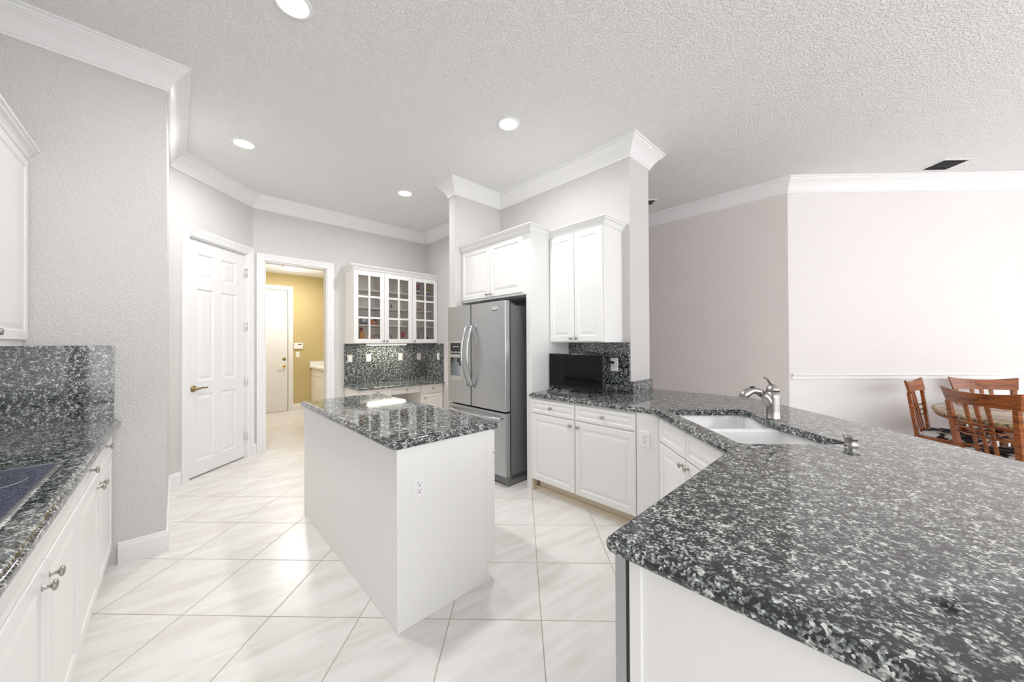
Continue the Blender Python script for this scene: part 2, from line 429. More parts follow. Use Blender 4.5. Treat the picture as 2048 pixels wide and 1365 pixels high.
# pantry wall, plane X = -3.36, with a door opening
m = M(); X0, X1 = -3.48, -3.36
m.box(X0, X1, 3.20, 3.495, 0, CEIL); m.box(X0, X1, 4.262, 4.357, 0, CEIL); m.box(X0, X1, 3.495, 4.262, 2.492, CEIL)
wall('wall_pantry', m, ab=False)
m = M(); m.box(-4.6, -4.5, 3.2, 4.5, 0, CEIL); m.box(-4.5, -3.48, 3.2, 3.28, 0, CEIL); m.box(-4.5, -3.48, 4.42, 4.5, 0, CEIL); m.box(-3.48, -3.40, 4.357, 4.42, 0, CEIL)
wall('wall_pantry_unseen', m, ab=False)  # unseen pantry walls, sides added to keep light out of the door gap
m = M(); m.box(0.60, 0.825, 5.457, 5.577, 0, CEIL); m.box(1.565, 3.28, 5.457, 5.577, 0, CEIL); m.box(0.825, 1.565, 5.457, 5.577, 2.452, CEIL)
wall('wall_back', m)
wall('wall_desk', M().box(3.16, 3.28, 3.52, 5.457, 0, CEIL))
wall('wall_center', M().box(3.04, 3.42, 1.61, 3.52, 0, CEIL))
wall('wall_hall_left', M().box(3.28, 3.42, 3.52, 9.0, 0, CEIL))
wall('wall_stub', M().box(2.337, 3.04, 3.40, 3.52, 0, CEIL))
# dining side
wall('wall_right', M().prism([(5.12, 0.757), (5.24, 0.82), (5.24, 9.0), (5.12, 9.0)], 0, CEIL), 'wall_warm')
wall('wall_far_right', M().prism([(3.0862, 4.155), (7.6, 4.155), (7.6, 4.275), (3.02, 4.275)], 0.96, CEIL), 'wall_pale', ab=False)
wall('wall_far_right_wainscot', M().prism([(3.0862, 4.155), (7.6, 4.155), (7.6, 4.275), (3.02, 4.275)], 0, 0.96), 'wall_white', ab=False)
m = M(); m.box(7.48, 7.6, -3.4, -0.6, 0, CEIL); m.box(7.48, 7.6, 2.9, 4.155, 0, CEIL); m.box(7.48, 7.6, -0.6, 2.9, 2.35, CEIL); wall('wall_window_unseen', m, 'wall_warm', ab=False)  # unseen wall, added with its opening sized to limit the sky light
wall('wall_hall_end', M().box(3.42, 5.12, 9.0, 9.12, 0, CEIL), 'wall_warm')
# laundry
m = M(); m.box(0.55, 0.93, 8.5, 8.62, 0, 2.9); m.box(1.69, 3.0, 8.5, 8.62, 0, 2.9); m.box(0.93, 1.69, 8.5, 8.62, 2.495, 2.9)
wall('wall_laundry_far', m, 'yellow')
wall('wall_laundry_left', M().box(0.55, 0.67, 5.577, 8.5, 0, 2.9), 'yellow')
wall('wall_laundry_right', M().box(2.88, 3.0, 5.577, 8.5, 0, 2.9), 'yellow')
wall('ceiling_laundry', M().box(0.55, 3.0, 5.577, 8.62, 2.832, 2.9), 'ceiling')

CROWN = [(0, 3.097), (0.012, 3.097), (0.014, 3.112), (0.02, 3.116), (0.021, 3.122), (0.032, 3.140), (0.046, 3.165), (0.066, 3.19), (0.088, 3.21), (0.098, 3.216), (0.099, 3.224), (0.106, 3.226), (0.108, 3.238), (0.122, 3.241), (0.122, CEIL), (0, CEIL)]
BASE = [(0, 0), (0.016, 0), (0.016, 0.105), (0.013, 0.112), (0.010, 0.118), (0.010, 0.128), (0.004, 0.134), (0, 0.134)]
corner_p = (-0.045, 4.707); corner_q = (0.706, 5.457)
kit = [(-0.9, -1.2), (-0.9, 3.34), (-0.045, 3.34), corner_p, corner_q, (3.16, 5.457), (3.16, 3.52), (2.337, 3.52), (2.337, 3.40), (3.04, 3.40), (3.04, 1.61), (3.42, 1.61), (3.42, 9.0)]
def trim(name, line, prof, side=-1, mat='trim'):
    o = sweep(line, prof, side).build(name, MAT[mat]); o.rotation_euler = (0, 0, ROT); return struct(o)
trim('trim_1', kit, CROWN)
far_corner = (S * (3.10 + 4.155), S * (4.155 - 3.10))
far_end = (S * (7.6 + 4.155), S * (4.155 - 7.6))
din = [(5.12, 9.0), (5.12, 5.876 - 5.12), far_end]
# corner lies on a=5.12 and Y=4.155
trim('trim_2', din, CROWN, -1)
trim('baseboard_left', [(-0.262, 3.34), (-0.045, 3.34), corner_p, (S * (-3.36 + 3.405), S * (3.405 + 3.36))], BASE)
trim('baseboard_pantry', [(S * (-3.36 + 4.345), S * (4.345 + 3.36)), corner_q, (0.738, 5.457)], BASE)
trim('baseboard_back', [(1.655, 5.457), (1.79, 5.457)], BASE)
trim('baseboard_right', din, BASE, -1)
trim('baseboard_laundry', [(1.776, 8.5), (2.12, 8.5)], BASE, -1)
RAIL = [(0, 0.945), (0.012, 0.945), (0.016, 0.957), (0.013, 0.966), (0.013, 0.985), (0.024, 0.992), (0.027, 1.003), (0.022, 1.013), (0, 1.013)]
rl = M(); o = sweep([(3.112, 4.155), (7.6, 4.155)], RAIL, -1).build('trim_3', MAT['trim']); struct(o)

def casing(name, x0, x1, ztop, w_, parent=None, z0=0.0):
    """fluted door casing, front on local y=0 looking to -y; inner opening x0..x1"""
    m = M(); prof = [(0, 0.012), (0.008, 0.018), (0.018, 0.018), (0.020, 0.014), (0.026, 0.014), (0.028, 0.019), (0.036, 0.019), (0.038, 0.014), (0.046, 0.014), (0.048, 0.019), (0.058, 0.019), (0.060, 0.016), (0.066, 0.022), (w_, 0.022), (w_, 0.0), (0, 0)]
    v = []; 
    path = [(x0, z0, -1, 0), (x0, ztop, -1, 1), (x1, ztop, 1, 1), (x1, z0, 1, 0)]
    for (x, z, sx_, sz_) in path:
        for d, y in prof: v.append((x + sx_ * d, -y, z + sz_ * d))
    k = len(prof); f = []
    for i in range(3):
        for j in range(k):
            j2 = (j + 1) % k; f.append((i * k + j, (i + 1) * k + j, (i + 1) * k + j2, i * k + j2))
    f += [tuple(range(k)), tuple(3 * k + j for j in range(k - 1, -1, -1))]
    m.add(v, f); return m.build(name, MAT['trim'], parent)

# laundry doorway casing with jamb (a trim of its own)
jl = thing('trim_4', None, None, (*AB(0, 5.457), 0), R45); struct(jl)
casing('casing', 0.825, 1.565, 2.452, 0.085, jl)
m = M(); m.box(0.825, 0.838, 0.0, 0.122, 0, 2.452); m.box(1.552, 1.565, 0.0, 0.122, 0, 2.452); m.box(0.825, 1.565, 0, 0.122, 2.439, 2.452)
m.build('jamb', MAT['trim'], jl)
M().box(0.838, 0.846, 0.08, 0.118, 2.02, 2.13).build('hinge', MAT['chrome'], jl)

def ring_panel(m, x0, x1, z0, z1, rings):
    rs = []
    for ins, y in rings: rs.append([(x0 + ins, y, z0 + ins), (x1 - ins, y, z0 + ins), (x1 - ins, y, z1 - ins), (x0 + ins, y, z1 - ins)])
    m.rings(rs, True, True)
def six_panel(m, w_, h, yf, yb, panels):
    xs = sorted({0, w_} | {p[0] for p in panels} | {p[1] for p in panels}); zs = sorted({0, h} | {p[2] for p in panels} | {p[3] for p in panels})
    for i in range(len(xs) - 1):
        for j in range(len(zs) - 1):
            c = ((xs[i] + xs[i + 1]) / 2, (zs[j] + zs[j + 1]) / 2)
            if any(p[0] < c[0] < p[1] and p[2] < c[1] < p[3] for p in panels): continue
            m.add([(xs[i], yf, zs[j]), (xs[i + 1], yf, zs[j]), (xs[i + 1], yf, zs[j + 1]), (xs[i], yf, zs[j + 1])], [(0, 1, 2, 3)])
    for p in panels:
        rs = []
        for ins, y in ((0, yf), (0.012, yf + 0.010), (0.022, yf + 0.010), (0.05, yf + 0.003)):
            rs.append([(p[0] + ins, y, p[2] + ins), (p[1] - ins, y, p[2] + ins), (p[1] - ins, y, p[3] - ins), (p[0] + ins, y, p[3] - ins)])
        m.rings(rs, False, True)
    m.add([(0, yf, 0), (w_, yf, 0), (w_, yf, h), (0, yf, h), (0, yb, 0), (w_, yb, 0), (w_, yb, h), (0, yb, h)],
          [(4, 7, 6, 5), (0, 4, 5, 1), (1, 5, 6, 2), (2, 6, 7, 3), (3, 7, 4, 0)])
def lever(parent, x, z, mat, dirx=1, y=0.0, label=None):
    m = M(); m.lathe([(0.0, 0), (0.033, 0.0), (0.033, 0.004), (0.026, 0.010), (0.013, 0.014), (0.012, 0.048), (0.0, 0.05)], (x, y, z), '-y')
    pts = [(x, y - 0.045, z), (x + dirx * 0.02, y - 0.05, z + 0.002), (x + dirx * 0.06, y - 0.05, z + 0.006), (x + dirx * 0.10, y - 0.047, z - 0.001), (x + dirx * 0.125, y - 0.044, z + 0.006)]
    m.tube(pts, [0.010, 0.010, 0.0075, 0.0075, 0.005])
    o = m.build('lever_handle', MAT[mat], parent)
    if label: o['label'] = label
    return o
# pantry door: local x runs along -Y... seen from the kitchen, facing +X
def plus_x_rot(): return 2 * R45      # local -y looks to +X, local x runs along +Y
d1 = thing('door_1', None, None, (-3.36, 3.495, 0), plus_x_rot()); struct(d1)
casing('casing', 0.0, 0.767, 2.492, 0.088, d1)
m = M(); m.box(0.0, 0.012, 0.0, 0.12, 0, 2.492); m.box(0.755, 0.767, 0.0, 0.12, 0, 2.492); m.box(0.012, 0.755, 0, 0.12, 2.48, 2.492); m.build('jamb', MAT['trim'], d1)
m = M()
six_panel(m, 0.738, 2.462, 0.0, 0.035, [(0.105, 0.305, 2.07, 2.325), (0.405, 0.61, 2.07, 2.325), (0.105, 0.305, 0.985, 1.955), (0.405, 0.61, 0.985, 1.955), (0.105, 0.305, 0.15, 0.845), (0.405, 0.61, 0.15, 0.845)])
slabd = m.build('door_panel', MAT['door'], d1); slabd.location = (0.0145, 0.022, 0.014)
lever(d1, 0.075, 0.925, 'brass', 1, 0.022, 'antique brass lever handle')
for z in (0.273, 0.938, 1.604, 2.259):
    m = M(); m.box(0.742, 0.766, -0.004, 0.016, z - 0.045, z + 0.045); m.lathe([(0.007, -0.05), (0.007, 0.05)], (0.754, -0.006, z), 'z', 10)
    for zz in (-0.03, 0, 0.03): m.box(0.758, 0.764, -0.0065, -0.003, z + zz - 0.004, z + zz + 0.004)
    m.build('hinge', MAT['chrome'], d1)
# laundry exterior door
d2 = thing('door_2', None, None, (*AB(0.93, 8.5), 0), R45); struct(d2)
casing('casing', 0.0, 0.76, 2.495, 0.085, d2)
m = M(); m.box(0.006, 0.754, 0.012, 0.055, 0.014, 2.485); m.build('door_panel', MAT['door'], d2, 0.003)
m = M(); m.lathe([(0, 0), (0.03, 0), (0.03, 0.008), (0.02, 0.016), (0, 0.018)], (0.69, 0.012, 1.08), '-y'); m.build('deadbolt', MAT['brass'], d2)
M().box(0.0, 0.76, 0.0, 0.12, 0, 0.0135).build('threshold', MAT['beige_wood'], d2)
lever(d2, 0.69, 0.935, 'gold', -1, 0.012, 'bright brass lever handle')

# ------------------------------------------------------------------ small hardware
knob_mesh = None
def knob(parent, x, y, z, s=1.0):
    global knob_mesh
    if knob_mesh is None:
        m = M(); m.lathe([(0.0, 0), (0.0085, 0), (0.0085, 0.002), (0.0055, 0.006), (0.0048, 0.014), (0.008, 0.018), (0.0145, 0.021), (0.0165, 0.024), (0.0155, 0.0275), (0.010, 0.0305), (0.0, 0.0315)], (0, 0, 0), '-y', 20)
        o = m.build('knob', MAT['nickel'], parent); knob_mesh = o.data
    else:
        o = bpy.data.objects.new('knob', knob_mesh); col.objects.link(o); o.parent = parent
    o.location = (x, y, z); o['label'] = 'brushed nickel knob'
    return o
def panel_front(parent, name, x0, x1, z0, z1, y=0.0, t=0.019, rail=0.055, mat='cab', knobs=()):
    """raised panel door or drawer front; back at y, front at y - t"""
    m = M(); f = y - t
    rail = min(rail, (z1 - z0) * 0.26, (x1 - x0) * 0.26)
    b = min(0.032, (z1 - z0) * 0.2)
    rings = [(0, y), (0, f + 0.004), (0.004, f), (rail - 0.006, f), (rail, f + 0.0055), (rail + 0.006, f + 0.0065), (rail + b, f + 0.0008), (rail + b + 0.002, f + 0.0008)]
    ring_panel(m, x0, x1, z0, z1, rings)
    o = m.build(name, MAT[mat], parent)
    for kx, kz in knobs: knob(o, kx, f, kz)
    return o
def outlet(name, label, cat, loc, rz, kind='duplex', w_=0.070, h=0.115, parent=None, group=None, plate='plastic'):
    t = thing(name, label, cat, loc, rz, group) if not parent else None
    if parent:
        t = bpy.data.objects.new(name, None); col.objects.link(t); t.parent = parent; t.location = loc; t.rotation_euler = (0, 0, rz); t.empty_display_size = 0.05
    m = M(); ring_panel(m, -w_ / 2, w_ / 2, -h / 2, h / 2, [(0, 0.0), (0, -0.003), (0.004, -0.0065)]); m.build('cover_plate', MAT[plate], t)
    if kind == 'duplex':
        m = M(); m.box(-0.0165, 0.0165, -0.009, -0.006, -0.0335, 0.0335); m.build('receptacle', MAT['plastic'], t)
        m = M()
        for cz in (0.018, -0.016):
            m.box(-0.0085, -0.0062, -0.0095, -0.0085, cz - 0.001, cz + 0.0085); m.box(0.0062, 0.0085, -0.0095, -0.0085, cz, cz + 0.0075)
            m.lathe([(0.0032, 0.0085), (0.0032, 0.0095)], (0, 0, cz - 0.0085), '-y', 10)
        m.build('slots', MAT['dark'], t)
    elif kind == 'switch':
        m = M(); m.box(-0.0165, 0.0165, -0.0085, -0.006, -0.0335, 0.0335); m.build('rocker', MAT['plastic'], t, 0.002)
    elif kind == 'jack':
        m = M(); m.lathe([(0.004, 0.006), (0.004, 0.009)], (0, 0, 0), '-y', 10); m.build('jack', MAT['dark'], t)
    return t

def cornice(parent, line, z, side=-1, name='crown_moulding', mat='cab'):
    prof = [(0, z), (0.006, z), (0.008, z + 0.008), (0.016, z + 0.012), (0.020, z + 0.024), (0.032, z + 0.040), (0.044, z + 0.046), (0.046, z + 0.056), (0.056, z + 0.060), (0.058, z + 0.070), (0, z + 0.070)]
    return sweep(line, prof, side).build(name, MAT[mat], parent)

# ------------------------------------------------------------------ kitchen island  (frame: x=a, y=b)
isl = thing('kitchen_island', 'white kitchen island cabinet standing alone on the tiles under a granite top', 'cabinet', (*AB(0.764, 1.60), 0), R45)
W_, L_ = 0.596, 1.66
m = M(); m.prism([(0, 0), (W_ - 0.05, 0), (W_ - 0.05, L_), (0, L_)], 0, 0.875); m.box(W_ - 0.05, W_, 0, L_, 0.108, 0.875); m.build('body', MAT['cab'], isl, 0.0015)
M().box(-0.004, 0.012, -0.006, 0.008, 0, 0.875).build('corner_moulding', MAT['cab'], isl, 0.002); M().box(-0.004, 0.006, L_ - 0.012, L_ + 0.004, 0, 0.875).build('corner_moulding', MAT['cab'], isl, 0.002)
m = M(); m.box(W_ - 0.052, W_ - 0.04, -0.008, L_, 0.0, 0.105); m.build('toe_kick', MAT['cab'], isl)
fr = bpy.data.objects.new('door_side', None)
bpy.data.objects.remove(fr)
nd = 3; dw = L_ / nd
for i in range(nd):     # doors and drawers face the refrigerator
    hold = M(); f = W_ + 0.002
    for (nm, z0, z1) in (('drawer', 0.735, 0.862), ('door', 0.112, 0.725)):
        m = M(); y0, y1 = i * dw + 0.004, (i + 1) * dw - 0.004
        rail = 0.055 if nm == 'door' else 0.03
        rs = []
        for ins, xx in ((0, f), (0, f + 0.015), (0.004, f + 0.019), (rail - 0.006, f + 0.019), (rail, f + 0.0135), (rail + 0.006, f + 0.0125), (rail + 0.03, f + 0.018)):
            rs.append([(xx, y0 + ins, z0 + ins), (xx, y1 - ins, z0 + ins), (xx, y1 - ins, z1 - ins), (xx, y0 + ins, z1 - ins)])
        m.rings(rs, True, True); dd = m.build(nm, MAT['cab'], isl)
        k = knob(dd, f + 0.019, (y0 + y1) / 2 if nm == 'drawer' else y0 + 0.04, 0.80 if nm == 'drawer' else 0.665); k.rotation_euler = (0, 0, 2 * R45)
outlet('outlet', None, None, (0.1135, 0, 0.668), 0, 'duplex', parent=isl)
o = slab('island_countertop', MAT['granite'], rounded([(0.738, 1.581), (1.412, 1.581), (1.412, 3.299), (0.738, 3.299)], {0: 0.02, 1: 0.02, 2: 0.02, 3: 0.02}, 3), 0.8755, 0.9155)
o.rotation_euler = (0, 0, ROT); tag(o, 'polished black granite slab lying on the freestanding island', 'countertop')

# ------------------------------------------------------------------ left run, facing +a  (local x = b, local -y = +a)
def left_unit(name, label, b0, b1, fronts, plain_end=False):
    t = thing(name, label, 'cabinet', (*AB(-0.305, b0), 0), 3 * R45)
    w_ = b1 - b0
    m = M(); m.box(0, w_, 0, 0.59, 0.105, 0.875); m.box(0, w_, 0.07, 0.59, 0, 0.105); m.build('body', MAT['cab'], t)
    for nm, x0, x1, z0, z1, kn in fronts: panel_front(t, nm, x0 - b0 + 0.002, x1 - b0 - 0.002, z0, z1, 0.0, knobs=[(k[0] - b0, k[1]) for k in kn])
    return t
left_unit('base_cabinet', 'white base cabinet with two knobbed drawers next to the left pillar wall', 2.27, 3.338,
          [('drawer', 2.272, 2.79, 0.738, 0.862, [(2.53, 0.80)]), ('drawer', 2.79, 3.335, 0.738, 0.862, [(3.06, 0.80)]),
           ('door', 2.272, 2.79, 0.11, 0.73, [(2.745, 0.66)]), ('door', 2.79, 3.335, 0.11, 0.73, [(2.835, 0.66)])])
left_unit('base_cabinet', 'white base cabinet under the cooktop with one wide knobless front', 1.27, 2.268,
          [('false_drawer_front', 1.272, 2.266, 0.738, 0.862, []), ('door', 1.272, 1.77, 0.11, 0.73, [(1.725, 0.66)]), ('door', 1.77, 2.266, 0.11, 0.73, [(1.815, 0.66)])])
left_unit('base_cabinet', 'white base cabinet at the near lower left edge of view', 0.5, 1.268,
          [('drawer', 0.502, 1.266, 0.738, 0.862, [(0.885, 0.80)]), ('door', 0.502, 0.885, 0.11, 0.73, [(0.84, 0.66)]), ('door', 0.885, 1.266, 0.11, 0.73, [(0.93, 0.66)])])
lp = [(-0.9, 0.3), (-0.249, 0.3), (-0.249, 3.339), (-0.9, 3.339)]
o = slab('left_countertop', MAT['granite'], lp, 0.8755, 0.9155); o.rotation_euler = (0, 0, ROT)
tag(o, 'long granite worktop along the left wall, holding the cooktop', 'countertop')
o = ab_build(M().box(-0.9, -0.278, 3.32, 3.339, 0.9155, 1.378), 'left_backsplash', MAT['granite']); tag(o, 'tall flecked granite backsplash on the pillar wall at left', 'backsplash')
o = ab_build(M().box(-0.899, -0.881, 0.3, 3.319, 0.9155, 1.378), 'left_backsplash', MAT['granite']); tag(o, 'granite backsplash running behind the cooktop along the left wall', 'backsplash')
ck = thing('cooktop', 'dark blue-black ceramic cooktop set into the left granite worktop', 'cooktop', (*AB(-0.33, 1.47), 0.9155), 3 * R45)
M().box(0, 0.76, 0.002, 0.50, 0.0002, 0.006).build('glass_surface', MAT['cooktop'], ck, 0.002)
m = M(); m.box(-0.006, 0.766, -0.004, 0.002, 0.0002, 0.007); m.box(-0.006, 0.766, 0.50, 0.506, 0.0002, 0.007); m.box(-0.006, 0, 0.002, 0.50, 0.0002, 0.007); m.box(0.76, 0.766, 0.002, 0.50, 0.0002, 0.007)
m.build('metal_rim', MAT['steel_handle'], ck)
for (x, y, r) in ((0.19, 0.14, 0.075), (0.57, 0.14, 0.10), (0.19, 0.36, 0.10), (0.57, 0.36, 0.075)):
    m = M(); m.lathe([(r, 0.006), (r, 0.0064), (r - 0.004, 0.0064), (r - 0.004, 0.006)], (x, y, 0), 'z', 40, False); m.build('burner_ring', MAT['nickel'], ck)
for i in range(4): M().lathe([(0.018, 0.006), (0.018, 0.02), (0.012, 0.028), (0, 0.028)], (0.30 + i * 0.055, 0.43, 0), 'z', 16).build('control_knob', MAT['black'], ck)
# upper cabinet at far left
t = thing('wall_cabinet', 'white wall cabinet cut off by the left edge of view', 'cabinet', (*AB(-0.622, 1.5), 0), 3 * R45)
M().box(0, 1.838, 0, 0.277, 1.40, 2.43).build('body', MAT['cab'], t)
M().box(0, 1.838, 0.0, 0.02, 1.378, 1.40).build('light_rail', MAT['cab'], t)
for x0, x1, kx in ((0.01, 0.61, 0.57), (0.62, 1.245, 0.66), (1.255, 1.832, 1.29)):
    panel_front(t, 'door', x0, x1, 1.41, 2.425, 0.0, knobs=[(kx, 1.445)])
cornice(t, [(0, 0), (1.838, 0)], 2.43, -1)

# ------------------------------------------------------------------ desk and glass cabinet on the back wall (x = a, -y = -b)
dk = thing('desk_cabinet', 'cream built-in desk cabinet with kneehole under the back granite desktop', 'desk', (*AB(0, 4.97), 0), R45)
m = M(); m.box(1.80, 2.29, 0, 0.48, 0.09, 0.745); m.box(1.80, 2.29, 0.06, 0.48, 0, 0.09); m.box(2.29, 2.765, 0.02, 0.46, 0.635, 0.745); m.box(2.765, 3.158, 0, 0.48, 0.09, 0.745); m.box(2.765, 3.158, 0.06, 0.48, 0, 0.09)
m.build('body', MAT['cream'], dk)
panel_front(dk, 'drawer', 1.84, 2.285, 0.63, 0.738, 0, rail=0.028, mat='cream', knobs=[(2.07, 0.685)])
panel_front(dk, 'drawer', 2.295, 2.755, 0.63, 0.738, 0.02, rail=0.028, mat='cream', knobs=[(2.525, 0.685)])
panel_front(dk, 'drawer', 2.775, 3.15, 0.60, 0.738, 0, rail=0.03, mat='cream', knobs=[(2.965, 0.67)])
panel_front(dk, 'door', 1.84, 2.285, 0.10, 0.62, 0, mat='cream', knobs=[(2.24, 0.56)])
panel_front(dk, 'door', 2.775, 3.15, 0.10, 0.59, 0, mat='cream', knobs=[(2.82, 0.53)])
o = slab('desk_countertop', MAT['granite'], [(1.775, 4.90), (3.159, 4.90), (3.159, 5.456), (1.775, 5.456)], 0.7455, 0.7785); o.rotation_euler = (0, 0, ROT)
tag(o, 'low granite desktop in the back corner below the glass-door cabinet', 'countertop')
o = ab_build(M().box(1.79, 3.142, 5.438, 5.456, 0.779, 1.38), 'desk_backsplash', MAT['granite']); tag(o, 'granite backsplash under the glass-door cabinet, lit by the strip light', 'backsplash')
o = ab_build(M().box(3.142, 3.159, 4.93, 5.437, 0.779, 1.38), 'desk_backsplash', MAT['granite']); tag(o, 'narrow granite backsplash beside the refrigerator in the back corner', 'backsplash')
for a_, k_, lb in ((1.865, 'switch', 'leftmost white wall plate on the back granite backsplash'), (2.14, 'switch', 'white switch plate, second from left on the back granite backsplash'), (2.66, 'jack', 'white plate with a small jack, under the middle glass door'), (2.995, 'switch', 'white switch plate on the back granite backsplash, closest to the inside corner')):
    outlet('wall_plate', lb, 'wall plate', (*AB(a_, 5.438), 1.165), R45, k_, plate='plate')
outlet('wall_plate', 'white wall plate nearest to the refrigerator on the side backsplash', 'wall plate', (*AB(3.142, 5.07), 1.17), -R45, 'switch', plate='plate')

gc = thing('glass_door_cabinet', 'white wall cabinet with three divided-light glass doors', 'cabinet', (*AB(0, 5.13), 0), R45)
m = M(); m.box(1.805, 1.825, 0, 0.326, 1.385, 2.43); m.box(3.135, 3.158, 0, 0.326, 1.385, 2.43); m.box(1.825, 3.135, 0, 0.326, 2.41, 2.43); m.box(1.825, 3.135, 0, 0.326, 1.385, 1.405)
m.box(1.825, 3.135, 0.316, 0.326, 1.405, 2.41); m.box(2.245, 2.26, 0.0, 0.316, 1.405, 2.41); m.box(2.693, 2.708, 0.0, 0.316, 1.405, 2.41)
m.build('body', MAT['cream'], gc)
for i, z in enumerate((1.66, 1.915, 2.17)):
    for (x0, x1) in ((1.826, 2.244), (2.261, 2.692), (2.709, 3.134)): M().box(x0, x1, 0.03, 0.315, z - 0.018, z).build('shelf', MAT['cream'], gc)
for (x0, x1, kx) in ((1.808, 2.248, 2.225), (2.256, 2.698, 2.28), (2.706, 3.15, 2.73)):
    m = M(); z0, z1 = 1.392, 2.425; f, b_ = -0.021, -0.002; st = 0.062
    m.box(x0, x0 + st, f, b_, z0, z1); m.box(x1 - st, x1, f, b_, z0, z1); m.box(x0 + st, x1 - st, f, b_, z0, z0 + st); m.box(x0 + st, x1 - st, f, b_, z1 - st, z1)
    ix0, ix1, iz0, iz1 = x0 + st, x1 - st, z0 + st, z1 - st; cx_ = (ix0 + ix1) / 2
    m.box(cx_ - 0.014, cx_ + 0.014, f + 0.002, b_ - 0.006, iz0, iz1)
    for k in (1, 2): zz = iz0 + (iz1 - iz0) * k / 3; m.box(ix0, ix1, f + 0.003, b_ - 0.005, zz - 0.014, zz + 0.014)
    dr = m.build('door', MAT['cab'], gc, 0.0015)
    M().box(ix0 - 0.005, ix1 + 0.005, -0.006, -0.003, iz0 - 0.005, iz1 + 0.005).build('glass_pane', MAT['glass'], dr)
    knob(dr, kx, f, z0 + 0.03)
cornice(gc, [(1.805, 0.326), (1.805, -0.02), (3.159, -0.02)], 2.43, -1)
ul = thing('under_cabinet_light', 'glowing strip light fixed beneath the glass-door cabinet', 'light', (*AB(2.06, 5.24), 0), R45)
M().box(0, 0.61, 0, 0.10, 1.366, 1.385).build('housing', MAT['plastic'], ul)
M().box(0.01, 0.60, 0.004, 0.096, 1.358, 1.366).build('diffuser', MAT['tube'], ul)

# ---- keepsakes in the glass cabinet
def gpos(a_, d, z): return (*AB(a_, 5.13 + d), z)
def item(name, label, cat, a_, d, z, group='keepsakes in the glass-door cabinet'): return thing(name, label, cat, gpos(a_, d, z), R45, group)
cols = {}
def C(name, c, r=0.4):
    if name not in cols: cols[name] = plain(name, c, r)
    return cols[name]
def blob(m, c, r, sz=(1, 1, 1), n=10, k=6):
    rs = []
    for j in range(1, k):
        t = PI * j / k; rr = math.sin(t); hh = -math.cos(t)
        rs.append([(c[0] + r * sz[0] * rr * math.cos(2 * PI * i / n), c[1] + r * sz[1] * rr * math.sin(2 * PI * i / n), c[2] + r * sz[2] * hh) for i in range(n)])
    m.rings(rs, True, True, True)
def torus(m, c, R_, r, plane='xz', a0=0, a1=2 * PI, n=28):
    pts = []
    for i in range(n + 1):
        t = a0 + (a1 - a0) * i / n
        p = (c[0] + R_ * math.cos(t), c[1], c[2] + R_ * math.sin(t)) if plane == 'xz' else (c[0] + R_ * math.cos(t), c[1] + R_ * math.sin(t), c[2])
        pts.append(p)
    m.tube(pts, r, 8, up=(0, 1, 0) if plane == 'xz' else (0, 0, 1))
t = item('figurine', 'orange and yellow bird-like figurine on the lowest cabinet shelf', 'figurine', 1.985, 0.17, 1.405)
m = M(); m.lathe([(0.03, 0), (0.032, 0.01), (0.02, 0.03), (0.035, 0.08), (0.036, 0.12), (0.02, 0.16), (0.014, 0.175)], (0, 0, 0), 'z', 14); m.build('body', C('orange_glaze', (0.75, 0.33, 0.07)), t)
m = M(); blob(m, (-0.004, -0.004, 0.19), 0.026); m.build('head', C('dark_red_glaze', (0.32, 0.03, 0.02)), t)
m = M(); blob(m, (0.03, 0, 0.10), 0.03, (0.5, 0.9, 1.9)); m.build('wing', C('yellow_glaze', (0.85, 0.60, 0.15)), t)
t = item('figurine', 'blue and red ceramic figurine at the left end of the lowest shelf', 'figurine', 1.90, 0.17, 1.405)
m = M(); m.lathe([(0.03, 0), (0.034, 0.02), (0.034, 0.07), (0.03, 0.075)], (0, 0, 0), 'z', 14); m.build('base', C('red_glaze', (0.65, 0.10, 0.08)), t)
m = M(); m.lathe([(0.03, 0.075), (0.034, 0.11), (0.024, 0.16), (0.01, 0.185)], (0, 0, 0), 'z', 14); m.build('body', C('blue_glaze', (0.30, 0.40, 0.52)), t)
t = item('cup', 'small white cup in front of the orange figurine', 'cup', 2.0, 0.085, 1.405)
M().lathe([(0.016, 0), (0.020, 0.003), (0.026, 0.045), (0.023, 0.045), (0.018, 0.006)], (0, 0, 0), 'z', 16).build('bowl', MAT['plastic'], t)
m = M(); torus(m, (0.032, 0, 0.024), 0.012, 0.003); m.build('handle', MAT['plastic'], t)
t = item('photo_frame', 'small grey frame with a white picture behind the left glass door', 'photo frame', 2.01, 0.15, 1.66)
M().box(-0.055, 0.055, 0, 0.012, 0, 0.11).build('frame', C('slate_grey', (0.22, 0.24, 0.26)), t); M().box(-0.018, 0.04, -0.003, 0, 0.03, 0.10).build('picture', C('paper', (0.75, 0.75, 0.74)), t)
t = item('ornament', 'dark looping metal ornament on the second shelf behind the left door', 'ornament', 1.97, 0.07, 1.66)
m = M(); torus(m, (-0.03, 0, 0.02), 0.016, 0.005); torus(m, (0.005, 0, 0.02), 0.016, 0.005, a0=0, a1=PI); torus(m, (0.038, 0, 0.02), 0.016, 0.005)
m.build('loops', C('dark_iron', (0.04, 0.03, 0.025)), t)
t = item('ornament', 'orange and navy painted ornament behind the left door', 'ornament', 2.15, 0.15, 1.66)
m = M(); blob(m, (-0.03, 0, 0.04), 0.035, (1, 0.8, 1.15)); blob(m, (0.045, 0, 0.032), 0.03, (0.8, 0.8, 1.05)); m.build('body', C('orange_red_glaze', (0.72, 0.16, 0.03)), t)
m = M(); blob(m, (0.03, -0.004, 0.085), 0.028, (1.1, 0.9, 0.8)); m.build('cap', C('navy_glaze', (0.05, 0.03, 0.10)), t)
